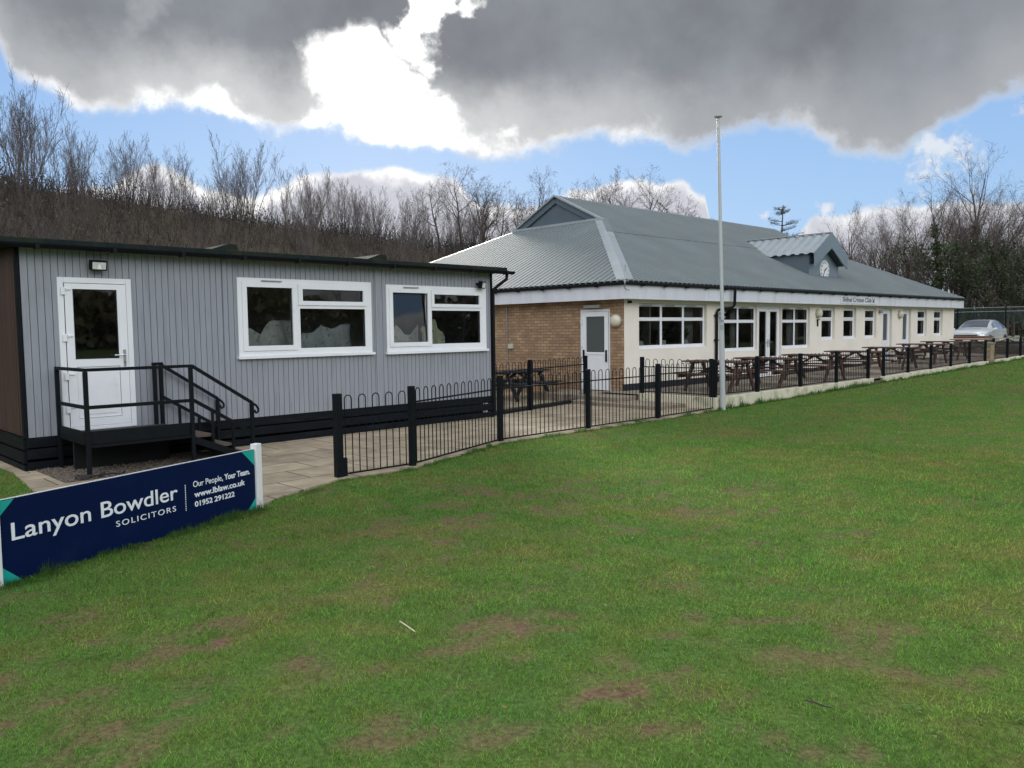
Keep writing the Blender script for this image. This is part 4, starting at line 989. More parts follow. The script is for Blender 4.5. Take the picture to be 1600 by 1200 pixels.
def kerb_sleeper():
    a = Vector(cw(-4.75,-.22)); b = Vector(cw(-1.0,.5)); o = MB().beam((0,0,.05), b-a+Vector((0,0,.05)), .12, .12).build('edging_sleeper', mat('sleeper_dark', (.035,.03,.022), .9, .3, 5), bevel=.01, loc=a)
    tag(o, 'dark timber edging lying along the foot of the short back fence', 'edging')
kerb_sleeper()

# ------------------------------------------------------------------ flagpole
def flagpole():
    o = thing('flagpole', 'white flagpole standing at the corner of the terrace wall', 'flagpole', (4.60, 17.36, 0), 0)
    m = mat('white_pole', (.43,.45,.45), .4, .06, 3, stretch=(1,1,.3), dirt=(.45,.47,.42), dirt_scale=3)
    top = Vector((-.135, .03, 6.3)); pt = lambda z: top*(z/6.3)
    MB().tube([pt(-.1), pt(2.15)], [.062, .056], 16).build('lower_pole', m, o, smooth='auto')
    MB().tube([pt(1.95)+Vector((.0,-.09,0)), pt(6.25)+Vector((0,-.03,0))], [.040, .031], 14).build('upper_pole', m, o, smooth='auto')
    MB().lathe([(.03,0),(.085,.02),(.09,.045),(.05,.06),(.001,.065)], 16, tuple(pt(6.25)+Vector((0,-.03,0)))).build('cap', m, o, smooth='auto')
    k = MB()
    for z in (2.02, 2.12): k.tube([pt(z)+Vector((0,-.04,-.012)), pt(z)+Vector((0,-.04,.012))], .085, 12)
    k.build('collar', GALV, o)
    MB().box(-.035, .035, -.06, -.02, 0, .10).build('cleat', GALV, o, loc=pt(1.75))
    MB().tube([pt(5.9)+Vector((.04,-.03,0)), pt(5.9)+Vector((.075,-.03,.0)), pt(5.82)+Vector((.075,-.03,0))], .008, 6).build('hook', GALV, o)
flagpole()

# ------------------------------------------------------------------ picnic tables
def picnic(label, m, loc, rz, group='picnic tables on the terrace'):
    o = thing('picnic_table', label, 'picnic table', loc, rz, group)
    t = MB()
    for k in range(5): x = -.36+k*.145; t.box(x, x+.137, -.86, .86, .70, .738)
    for y in (-.62, .62, 0): t.box(-.34, .34, y-.03, y+.03, .655, .6995)
    t.build('tabletop', m, o, bevel=.004)
    for s in (-1, 1):
        b = MB()
        for k in range(2): x = s*.66-.13+k*.135; b.box(x, x+.127, -.86, .86, .42, .455)
        b.build('seat', m, o, bevel=.004)
    for y in (-.62, .62):
        MB().box(-.80, .80, y+.0305, y+.075, .335, .4195).build('bearer', m, o, bevel=.004)
        for s in (-1, 1):
            MB().beam((s*.22,y,.6545), (s*.58,y,.0), .045, .095, up=(s*.9,0,.4)).build('leg', m, o)
    for s in (-1, 1): MB().beam((0,s*.06,.66), (0,s*.60,.39), .09, .04).build('brace', m, o)
    return o
WOOD = mat('stained_timber', (.088,.047,.034), .7, .35, 3, stretch=(5,1,5), bump=.3, dirt=(.17,.135,.11), dirt_scale=3)
GREYWOOD = mat('weathered_timber', (.17,.15,.125), .85, .3, 3, stretch=(5,1,5), bump=.3)
DARKWOOD = mat('black_stained_timber', (.020,.021,.026), .6, .35, 3, stretch=(5,1,5), bump=.3, dirt=(.09,.09,.08), dirt_scale=4, dirt_lo=.6, dirt_hi=.8)
T1 = picnic('brown picnic table just behind the flagpole', WOOD, cw(1.5,-1.78,.245), R(90)-YAW_C)
r_ = random.Random(4)
for U, V, lab in ((3.78,-1.85,'brown picnic table by the window left of the french doors, second from the flagpole'),(6.62,-1.72,'brown picnic table in front of the french doors, third from the flagpole'),
                  (9.35,-1.72,'brown picnic table beside the nearer wall gap, fourth from the flagpole'),(12.7,-1.5,'brown picnic table under the narrow windows, fifth from the flagpole'),
                  (16.2,-1.3,'brown picnic table in front of the two narrow doors, sixth from the flagpole'),(19.2,-1.1,'brown picnic table near the far end windows, last of the brown row')):
    dup(T1, cw(U, V, zpatio(U)+.005), R(90)-YAW_C+r_.uniform(-.05,.05), label=lab)
T2 = picnic('grey weathered picnic table just past the far corner of the pavilion', GREYWOOD, cw(22.3,-1.2,zpatio(22.3)+.005), R(85)-YAW_C)
dup(T2, cw(24.4,-1.9,zpatio(24)+.005), R(99)-YAW_C, label='grey weathered picnic table against the low grey brown wall with pale coping')
picnic('near black picnic table between the cabin end and the brick wall', DARKWOOD, cw(-1.55,2.25,.03), R(0)-YAW_C+R(4), 'picnic table by the brick wall')

# ------------------------------------------------------------------ car
def build_car():
    o = thing('parked_car', 'silver grey hatchback parked beyond the far end of the pavilion', 'car', cw(31.0, 1.2, .56), R(90-226))
    PAINT = mat('car_paint', (.66,.68,.70), .25, .03, 2, metal=.3, coat=.8)
    TINT = mat('car_glass', (.26,.285,.31), .06, .05, metal=.85)
    # sections along x (front +): x, half width, floor z, shoulder z, roof half width, roof z
    secs = [(2.08,.66,.30,.66,.56,.78),(2.02,.78,.22,.70,.66,.86),(1.85,.86,.20,.76,.72,.93),(1.45,.89,.20,.82,.74,.99),(1.0,.90,.20,.86,.76,1.04),(.85,.90,.20,.88,.72,1.07),
            (.45,.90,.20,.90,.66,1.28),(.05,.90,.20,.92,.61,1.43),(-.4,.90,.20,.93,.60,1.47),(-.9,.90,.20,.95,.59,1.46),(-1.35,.90,.20,.97,.57,1.40),(-1.7,.88,.22,.98,.54,1.26),(-1.95,.84,.26,.95,.58,1.02),(-2.08,.74,.32,.85,.60,.88)]
    def ring(s):
        x, w, zf, zs, rw, zr = s
        h = [(w*.86,zf),(w*.985,zf+.12),(w,(zf+zs)/2+.05),(w*.975,zs),(w*.93,zs+.03),(rw+.03,zr-.07),(rw*.86,zr-.012),(rw*.45,zr),(0,zr+.008)]
        return [(x,-a,z) for a, z in h] + [(x,a,z) for a, z in h[-2::-1]]
    rings = [ring(s) for s in secs]; n = len(rings[0]); mb = MB(); gl = MB()
    vs = [p for r in rings for p in r]; fs = []
    for i in range(len(secs)-1):
        for k in range(n-1): fs.append((i*n+k, i*n+k+1, (i+1)*n+k+1, (i+1)*n+k))
    fs += [tuple(range(n)), tuple(range((len(secs)-1)*n+n-1, (len(secs)-1)*n-1, -1))]
    mb.add(vs, fs); mb.build('body', PAINT, o, smooth='auto')
    def patch(i0, i1, k0, k1, off):
        g = MB(); sub = []
        for i in range(i0, i1+1):
            for k in range(k0, k1+1):
                p = Vector(rings[i][k]); c = Vector((p.x, 0, .7)); sub.append(tuple(p+(p-c).normalized()*off))
        w = k1-k0+1
        return g.add(sub, [(i*w+k, i*w+k+1, (i+1)*w+k+1, (i+1)*w+k) for i in range(i1-i0) for k in range(w-1)])
    patch(5, 7, 6, 10, .012).build('windscreen', TINT, o, smooth=True)
    patch(11, 12, 6, 10, .012).build('rear_window', TINT, o, smooth=True)
    for k0, k1 in ((4,5),(n-6,n-5)):
        patch(6, 8, k0, k1, .012).build('side_window', TINT, o, smooth=True)
        patch(8, 10, k0, k1, .013).build('side_window', TINT, o, smooth=True)
    TY = mat('tyre', (.012,.012,.012), .8); 
    for sx in (1.28, -1.28):
        for sy in (-1, 1):
            w = MB().lathe([(.20,-.11),(.30,-.11),(.325,-.08),(.325,.08),(.30,.11),(.20,.11)], 24, (0,0,0), 'y').build('wheel', TY, o, loc=(sx, sy*.80, .325), smooth='auto')
            r = MB().lathe([(.21,-.02),(.21,.0)], 20, (0,sy*.105,0), 'y')
            for q in range(5):
                t = q*1.2566; r.beam((0,sy*.112,0), (.2*math.cos(t),sy*.112,.2*math.sin(t)), .05, .012, up=(0,1,0))
            r.build('rim', GALV, w)
            MB().lathe([(.36,-.02),(.36,.02)], 24, (sx, sy*.885, .33), 'y').build('wheel_arch', RUBBER, o)
    MB().prism([(-.46,.54),(.46,.54),(.54,.70),(-.54,.70)], 0, .05).build('grille', RUBBER, o, loc=(2.09,0,0)).rotation_euler = (0,0,R(90))
    MB().box(2.085, 2.11, -.5, .5, .25, .34).build('lower_grille', RUBBER, o)
    HL = mat('headlamp', (.55,.58,.62), .1, .1, spec=.9)
    for s in (-1, 1):
        MB().add([(2.085,s*.58,.68),(1.93,s*.835,.72),(1.70,s*.90,.80),(1.76,s*.86,.86),(2.04,s*.66,.80)], [(0,1,2,3,4)] if s > 0 else [(4,3,2,1,0)]).build('headlight', HL, o)
        m = MB().box(-.06,.06,-.10,.10,-.06,.06).build('wing_mirror', PAINT, o, bevel=.03, loc=(.78, s*1.0, .98))
    MB().box(2.112, 2.125, -.26, .26, .40, .51).build('number_plate', mat('plate_white', (.75,.75,.72), .5), o)
build_car()
def car_park():
    slab('far_pitch', [cw(52,-22)[:2], cw(66,-22)[:2], cw(66,7)[:2], cw(52,7)[:2]], .80, .2, mat('pale_pitch', (.30,.38,.27), .95, .15, 2), 'pale green artificial pitch beyond the mesh fence')
    slab('car_park', [cw(26.5,-1.5)[:2], cw(44,-1.5)[:2], cw(44,13)[:2], cw(26.5,13)[:2]], .55, .4, mat('tarmac', (.055,.055,.055), .9, .25, 6, bump=.4))
car_park()
def net_fence():
    o = thing('mesh_fence', 'tall dark green mesh fence behind the parked car', 'fence', cw(46, -14, .6), R(90)-YAW_C)
    m = bpy.data.materials.new('green_netting'); m.use_nodes = True; N = m.node_tree.nodes; L = m.node_tree.links
    b = N['Principled BSDF']; b.inputs['Base Color'].default_value = (.012,.030,.026,1); b.inputs['Roughness'].default_value = .8
    tc = N.new('ShaderNodeTexCoord'); no = N.new('ShaderNodeTexNoise'); no.inputs['Scale'].default_value = 1.1; L.new(tc.outputs['Object'], no.inputs['Vector'])
    mr = N.new('ShaderNodeMapRange'); mr.inputs[3].default_value = .40; mr.inputs[4].default_value = .62; L.new(no.outputs[0], mr.inputs[0]); L.new(mr.outputs[0], b.inputs['Alpha'])
    for k in range(12):
        zb = 1.25 if k < 6 else .1
        MB().add([(0,k*3+.05,zb),(0,k*3+2.95,zb),(0,k*3+2.95,2.3),(0,k*3+.05,2.3)], [(0,1,2,3)]).build('netting', m, o)
    for z in (.1, 2.05, 2.32): MB().tube([(0,0,z),(0,36,z)], .018, 6).build('wire', GALV, o)
    for k in range(13): MB().tube([(0,k*3,-.3),(0,k*3,2.4)], .045, 8).build('post', BLACK, o)
net_fence()

# ------------------------------------------------------------------ bare trees
BARK = mat('bark', (.085,.070,.060), .9, .35, 6, stretch=(4,4,1), bump=.5, bscale=30)
TWIG = mat('twigs', (.095,.075,.068), .9, .3, 2)
PALEBARK = mat('pale_bark', (.16,.14,.115), .85, .4, 5, stretch=(4,4,1), bump=.4)
IVY = mat('ivy_leaves', (.058,.080,.038), .6, .5, 1.5, spec=.2)
def grow(r, trunk, crown, p, d, ln, rad, lev, cfg):
    segs = cfg['segs'][lev]; sides = (7, 5, 3, 3, 3)[lev]; pts = [p]; rs = [rad]; q = p; dd = d.copy(); tip = cfg['tip'][lev]
    for i in range(segs):
        w = cfg['wander'][lev]
        dd = (dd + Vector((r.gauss(0, w), r.gauss(0, w), r.gauss(0, w*.6))) + Vector((0, 0, cfg['up'][lev]))).normalized()
        q = q + dd*(ln/segs); pts.append(q); rs.append(max(rad*(1-(1-tip)*(i+1)/segs), .0045))
    (trunk if lev == 0 else crown).tube(pts, rs, sides, caps=False)
    if lev+1 >= cfg['levels']: return
    n = r.randint(*cfg['kids'][lev])
    for k in range(n):
        t = cfg['start'][lev] + (1-cfg['start'][lev])*((k+r.random())/n); f = t*segs; i = min(int(f), segs-1); fr = f-i
        base = pts[i].lerp(pts[i+1], fr); br = rs[i]*(1-fr)+rs[i+1]*fr; ax = (pts[i+1]-pts[i]).normalized()
        a = r.uniform(0, 6.283); side = ax.cross(Vector((math.cos(a), math.sin(a), .3))).normalized()
        an = R(r.uniform(*cfg['angle'][lev])); nd = (ax*math.cos(an) + side*math.sin(an)).normalized()
        grow(r, trunk, crown, base, nd, ln*r.uniform(*cfg['ratio'][lev])*(1-.45*t if lev == 0 else 1-.3*t), br*r.uniform(.45, .7), lev+1, cfg)
SLIM = dict(levels=4, segs=(7,4,3,2), wander=(.045,.08,.12,.2), up=(.02,.12,.10,.05), tip=(.15,.25,.4,.5), kids=((7,11),(3,5),(2,3),(0,0)), start=(.3,.2,.2,0), angle=((12,30),(16,34),(20,42),(0,0)), ratio=((.30,.5),(.40,.6),(.4,.6),(0,0)))
SPREAD = dict(levels=5, segs=(6,5,4,3,2), wander=(.08,.14,.17,.2,.22), up=(.03,.05,.05,.03,.02), tip=(.25,.2,.25,.3,.4), kids=((9,12),(6,8),(4,6),(3,4),(0,0)), start=(.32,.25,.2,.2,0), angle=((30,62),(25,50),(25,52),(25,55),(0,0)), ratio=((.55,.8),(.42,.6),(.4,.6),(.42,.6),(0,0)))
TALL = dict(levels=5, segs=(8,6,4,3,2), wander=(.05,.10,.14,.18,.2), up=(.02,.09,.06,.04,.02), tip=(.2,.15,.25,.3,.4), kids=((12,15),(6,9),(4,6),(2,4),(0,0)), start=(.25,.2,.2,.2,0), angle=((22,48),(20,42),(25,48),(25,50),(0,0)), ratio=((.45,.7),(.38,.55),(.4,.55),(.42,.6),(0,0)))
def tree(name, label, seed, cfg, h, rad, stems=1, ivy=0, bark=BARK, group=None, twig=TWIG):
    r = random.Random(seed); o = thing(name, label, 'tree', (0, 0, -50), 0, group); tr = MB(); cr = MB()
    for s in range(stems):
        a = 6.283*s/stems + r.random(); lean = 0 if stems == 1 else r.uniform(.06, .28)
        d = Vector((math.cos(a)*lean, math.sin(a)*lean, 1)).normalized(); b = Vector((math.cos(a)*.12*(stems > 1), math.sin(a)*.12*(stems > 1), -.35))
        grow(r, tr, cr, b, d, h*r.uniform(.8, 1), rad*r.uniform(.75, 1), 0, cfg)
    tr.build('trunk', bark, o, smooth=True); cr.build('crown', twig, o)
    if ivy:
        iv = MB(); V = [Vector(v) for v in tr.v]; CV = [Vector(v) for v in cr.v if v[2] < h*.62]
        V = [v for v in V if v.z < h*.75]
        for k in range(ivy):
            src = r.choice(V) if r.random() < .62 else r.choice(CV); q = src.copy(); 
            rr = (.40 if r.random() < .75 else .95)*(1-.5*q.z/h)*.6
            c = q + Vector((r.gauss(0, rr*.6), r.gauss(0, rr*.6), r.gauss(0, .25))); s = r.uniform(.05, .12)
            if c.z < 0: c.z = r.random()
            n = Vector((r.gauss(0,1), r.gauss(0,1), r.gauss(0,1))).normalized(); x = n.orthogonal().normalized()*s; y = n.cross(x)
            iv.add([tuple(c-x), tuple(c+y*.8), tuple(c+x), tuple(c-y*.8)], [(0,1,2,3)])
        iv.build('ivy', IVY, o)
    return o
PRO = {'thin': [], 'slim': [], 'spread': [], 'tall': [], 'ivy': []}
for k in range(6): PRO['slim'].append(tree('bare_sapling', '', 20+k, SLIM, 4.2, .026, 4+k % 4, 0, BARK if k != 3 else PALEBARK))
for k in range(5): PRO['thin'].append(tree('bare_sapling', '', 30+k, SLIM, 4.6, .030, 1+k % 3))
for k in range(4): PRO['spread'].append(tree('bare_tree', '', 40+k, SPREAD, 6.0, .16, 1+(k == 3)))
for k in range(3): PRO['tall'].append(tree('bare_tree', '', 60+k, TALL, 12, .20))
for k in range(2): PRO['ivy'].append(tree('ivy_clad_tree', '', 70+k, TALL, 12, .27, 1+k, 5200))
USED = set()
GROUPS = {'bank': ('bare grey brown sapling clump growing on the wooded bank behind the cabin', 'bare saplings on the wooded bank'),
          'thin': ('single or twin stemmed bare sapling standing against the sky on the bank ridge', 'thin saplings on the bank ridge'),
          'mid': ('bare leafless tree growing on the bank behind the pavilion roof', 'bare trees behind the pavilion'),
          'right': ('tall bare tree in the wood beyond the far end of the pavilion', 'bare trees in the far wood'),
          'ivy': ('dark ivy clad tree in the wood beyond the far end of the pavilion', 'ivy clad trees in the far wood'),
          'back': ('bare tree in the far wood across the cricket field', 'bare trees across the field')}
def plant(kind, k, x, y, s, rz, grp):
    src = PRO[kind][k % len(PRO[kind])]; z = float(terrain(np.array([x]), np.array([y]))[0])
    lab, g = GROUPS[grp]
    if src.name not in USED:
        USED.add(src.name); src.location = (x, y, z); src.rotation_euler.z = rz; src.scale = (s, s, s); src['label'] = lab; src['group'] = g; return src
    return dup(src, (x, y, z), rz, s, lab, g)
def polar(az, dist): return dist*math.sin(R(az)), dist*math.cos(R(az))
r_ = random.Random(11)
def uvw(u, v): p = UP*u + VP*v; return float(p[0]), float(p[1])
# the ridge of the bank: a row of sapling clumps against the sky
for i in range(84):
    u = -4 + i*.667 + r_.uniform(-.5, .5); v = r_.uniform(35.5, 43); x, y = uvw(u, v)
    big = 1.05 if u < 11.3 else (.70 if u < 16.5 else (.86 if u < 21 else .74))
    plant('slim', i*3+r_.randint(0, 4), x, y, big*r_.uniform(.62, 1.08), r_.uniform(0, 6.28), 'bank')
for i in range(96):                                              # thinner single and twin stems between them
    u = -4 + i*.58 + r_.uniform(-.5, .5); v = r_.uniform(34.5, 42); x, y = uvw(u, v)
    plant('thin', i+r_.randint(0, 4), x, y, r_.uniform(.55, 1.0)*(1.0 if u < 11.3 else (.66 if u < 16.5 else .80)), r_.uniform(0, 6.28), 'thin')
for i in range(60):                                              # and clumps down its face
    u = -3 + i*.75 + r_.uniform(-.5, .5); v = r_.uniform(25, 35.5); x, y = uvw(u, v)
    plant('slim', i+r_.randint(0, 4), x, y, r_.uniform(.42, .72), r_.uniform(0, 6.28), 'bank')
# larger trees behind the pavilion
for az, dist, h in ((-7,52,4.5),(-5.0,50,6.0),(-3.3,52,6.3),(-2,47,7.0),(-.6,50,5.5),(.8,48,7.2),(2.2,49,7.6),(3.2,55,6.2),(6.0,62,6.5),(7.8,60,7.4),(9.2,63,6.4),(11.0,60,7.6),(12.4,62,6.6),(14.0,64,5.6),(16,66,5.0),(17.5,70,5.2),(18.8,66,5.0),(20.4,70,5.4),(21.6,66,5.6)):
    x, y = polar(az, dist); plant('spread', r_.randint(0, 3), x, y, h/6.0*(.72 if az < 4 else .9)*r_.uniform(.9, 1.05), r_.uniform(0, 6.28), 'mid')
# the wood at the right
for az, dist, h in ((22.5,72,8.5),(23.4,78,11),(24.2,70,9.5),(25.0,76,12),(26.0,80,11),(27.0,72,11.5),(28.3,78,13),(30.6,74,12),(31.6,80,12),(32.6,70,11),(33.6,76,13),(24.6,86,12),(26.6,90,13),(28.8,92,14),(31.0,90,13),(23.0,88,10),(35,72,12),(36.5,78,13),(21.4,80,8.5),(23.8,75,10),(25.4,82,12),(27.6,84,13),(29.6,84,13.5),(30.2,78,13),(31.8,86,13),(28.9,76,13.2),(22.0,75,7.5),(26.4,68,9.5),(32.1,73,12.5)):
    x, y = polar(az, dist); plant('tall', r_.randint(0, 2), x, y, h/12*.84*r_.uniform(.92, 1.05), r_.uniform(0, 6.28), 'right')
for az, dist, h in ((24.0,74,8),(25.6,73,9),(28.0,70,13.2),(29.2,71,14.2),(29.9,74,12),(31.3,70,10),(33.0,68,11),(34.2,66,12),(26.7,76,8)):
    x, y = polar(az, dist); plant('ivy', r_.randint(0, 1), x, y, h/12*.88*r_.uniform(.95, 1.05), r_.uniform(0, 6.28), 'ivy')
o_ = plant('tall', 1, *polar(34.6, 44), 1.12, 2.0, 'right'); o_['label'] = 'nearer bare tree reaching in from the right edge of the view'; 
for i in range(44):                                              # across the field, seen only in the window glass
    az = 52 + i*6.2 + r_.uniform(-2, 2); x, y = polar(az, r_.uniform(75, 105))
    plant(('tall','spread')[i % 3 == 0], r_.randint(0, 3), x, y, r_.uniform(.9, 1.3), r_.uniform(0, 6.28), 'back')
def pine():
    r = random.Random(5); x, y = polar(18.6, 64); z = float(terrain(np.array([x]), np.array([y]))[0])
    o = thing('pine_tree', 'dark ragged pine showing just left of the clock dormer', 'tree', (x, y, z))
    MB().tube([(0,0,-.3),(.1,0,3),(0,.1,6),(.1,0,9.3)], [.16,.13,.09,.03], 7).build('trunk', BARK, o, smooth=True)
    b = MB(); nd = MB()
    for k in range(38):
        h = r.uniform(2.5, 9.2); a = r.uniform(0, 6.28); ln = (.9+.30*(9.6-h))*r.uniform(.4, 1); p = Vector((0,0,h)); e = p+Vector((math.cos(a)*ln, math.sin(a)*ln, .25*ln))
        b.tube([p, p.lerp(e,.5)+Vector((0,0,-.05)), e], [.03,.02,.008], 4, caps=False)
        for j in range(90):
            c = p.lerp(e, r.uniform(.3, 1))+Vector((r.gauss(0,.07),r.gauss(0,.07),r.gauss(0,.07))); d = Vector((r.gauss(0,1),r.gauss(0,1),r.gauss(0,.7))).normalized()*r.uniform(.10,.2); s = d.orthogonal().normalized()*.018
            nd.add([tuple(c-s), tuple(c+s), tuple(c+d)], [(0,1,2)])
    b.build('branches', BARK, o); nd.build('needles', mat('pine_needles', (.02,.035,.02), .7, .3), o)
pine()

# ------------------------------------------------------------------ brush on the bank and under the trees
def mesh_np(name, co, faces, m, cols=None, k=4):
    me = bpy.data.meshes.new(name); me.vertices.add(len(co)); me.vertices.foreach_set('co', co.astype(np.float32).ravel())
    me.loops.add(faces.size); me.loops.foreach_set('vertex_index', faces.ravel().astype(np.int32))
    me.polygons.add(len(faces)); me.polygons.foreach_set('loop_start', np.arange(0, faces.size, k, dtype=np.int32)); me.update(calc_edges=True)
    if cols is not None: set_color(me, 'tint', cols)
    me.materials.append(m); o = bpy.data.objects.new(name, me); COL.objects.link(o); return o
BRUSH = mat('brush_stems', (0,0,0), .9, .2, 1, attr='tint', spec=.2)
def brush(name, label, x, y, h, rad, cols, lean=.25, seed=1, rate=0.0):
    g = np.random.default_rng(seed); n = len(x); z = terrain(x, y)-.05
    # two bent three-sided pieces per stem
    p0 = np.stack([x, y, z], 1); d1 = np.stack([g.normal(0, lean, n), g.normal(0, lean, n), np.ones(n)], 1); d2 = d1 + np.stack([g.normal(0, lean, n), g.normal(0, lean, n), np.zeros(n)], 1)
    p1 = p0 + d1*h[:, None]*.55; p2 = p1 + d2*h[:, None]*.45
    ang = g.uniform(0, 6.28, n); off = [np.stack([np.cos(ang+t), np.sin(ang+t), np.zeros(n)], 1) for t in (0, 2.094, 4.189)]
    rr = rad[:, None]
    co = np.stack([p0+off[0]*rr, p0+off[1]*rr, p0+off[2]*rr, p1+off[0]*rr*.7, p1+off[1]*rr*.7, p1+off[2]*rr*.7, p2+off[0]*rr*.3, p2+off[1]*rr*.3, p2+off[2]*rr*.3], 1).reshape(-1, 3)
    b = (np.arange(n)*9)[:, None]; f = np.concatenate([b+np.array([q]) for q in ((0,1,4,3),(1,2,5,4),(2,0,3,5),(3,4,7,6),(4,5,8,7),(5,3,6,8))], 0)
    o = mesh_np(name, co, f, BRUSH, np.repeat(cols, 9, 0)); struct(o, 'stuff', label); return o
def leaves(name, label, x, y, zoff, size, cols, seed, flat=.6):
    g = np.random.default_rng(seed); n = len(x); c = np.stack([x, y, terrain(x, y)+zoff], 1)
    a = g.normal(0, 1, (n, 3)); a /= np.linalg.norm(a, axis=1)[:, None]; b = np.cross(a, g.normal(0, 1, (n, 3))); b /= np.linalg.norm(b, axis=1)[:, None]
    s = size[:, None]; co = np.stack([c-a*s, c+b*s*.6, c+a*s, c-b*s*.6], 1).reshape(-1, 3); f = (np.arange(n)*4)[:, None]+np.arange(4)[None]
    o = mesh_np(name, co, f, BRUSH, np.repeat(cols, 4, 0)); struct(o, 'stuff', label); return o
def build_brush():
    g = np.random.default_rng(8)
    n = 60000; u = g.uniform(-14, 74, n); v = 20.5 + (43.5-20.5)*g.random(n)**.8; x = UP[0]*u+VP[0]*v; y = UP[1]*u+VP[1]*v
    ok = bank(x, y) > .5; x, y, u, v = x[ok], y[ok], u[ok], v[ok]; n = len(x)
    cl = fbm(x*.45, y*.45, 4); h = g.uniform(.35, 1.25, n)*(.45+1.15*cl); h *= np.where(v > 39, .6, 1)
    t = np.clip((fbm(x*.25+9, y*.25, 3)-.3)*2.2, 0, 1)*.6+g.random(n)*.4
    cols = mixn(np.ones((n,1))*np.array([.043,.040,.038]), [.082,.071,.060], t)*g.uniform(.6, 1.25, n)[:, None]
    brush('brush', 'dense brown winter brush covering the bank behind the cabin', x, y, h, g.uniform(.006, .015, n), cols, .3, 4)
    m = 70000; i = g.integers(0, n, m); xx = x[i]+g.normal(0, .2, m); yy = y[i]+g.normal(0, .2, m)
    c2 = mixn(np.ones((m,1))*np.array([.066,.056,.048]), [.13,.102,.075], g.random(m)*np.clip((fbm(xx*.25+9, yy*.25, 3)-.3)*2.2, .1, 1))
    leaves('dead_leaves', 'brown dead leaves caught in the brush on the bank', xx, yy, g.uniform(.02, 1.0, m)*h[i], g.uniform(.025, .06, m), c2, 6)
    # undergrowth of the far wood
    n = 26000; az = g.uniform(13, 42, n); d = g.uniform(62, 92, n); x = d*np.sin(np.radians(az)); y = d*np.cos(np.radians(az))
    U = (x-KC[0])*UC[0]+(y-KC[1])*UC[1]; V = (x-KC[0])*VC[0]+(y-KC[1])*VC[1]; ok = (U > 69)|(V > 17); x, y, az = x[ok], y[ok], az[ok]; n = len(x)
    cl = fbm(x*.16, y*.16, 3); h = g.uniform(1.0, 5.2, n)*(.35+1.2*cl)*np.where(az < 22, .45, np.where(az > 29, 1.35, 1))
    cols = mixn(np.ones((n,1))*np.array([.11,.093,.078]), [.21,.16,.12], g.random(n)*cl*1.6)
    brush('undergrowth', 'brown undergrowth filling the wood beyond the pavilion', x, y, h, g.uniform(.02, .05, n), cols, .22, 14)
    m = 120000; i = g.integers(0, n, m); xx = x[i]+g.normal(0, .7, m); yy = y[i]+g.normal(0, .7, m); k = fbm(xx*.2+3, yy*.2, 3)
    c2 = mixn(mixn(np.ones((m,1))*np.array([.10,.086,.07]), [.19,.145,.105], g.random(m)), [.062,.085,.044], sst(k, .5, .62)*.9)
    leaves('scrub', 'brown and dark green scrub under the far wood', xx, yy, g.uniform(0, 1.05, m)*h[i], g.uniform(.08, .20, m), c2, 16)
    # a belt of wood across the field behind the viewer
    n = 95000; az = g.uniform(46, 330, n); d = g.uniform(85, 115, n); x = d*np.sin(np.radians(az)); y = d*np.cos(np.radians(az))
    hh = g.random(n)*(5+7*fbm(az*.12, d*.02, 3)); c2 = mixn(np.ones((n,1))*np.array([.12,.105,.08]), [.17,.165,.10], g.random(n))
    leaves('distant_wood', 'belt of dark woodland across the cricket field', x, y, hh, g.uniform(.35, .8, n), c2, 26)
build_brush()

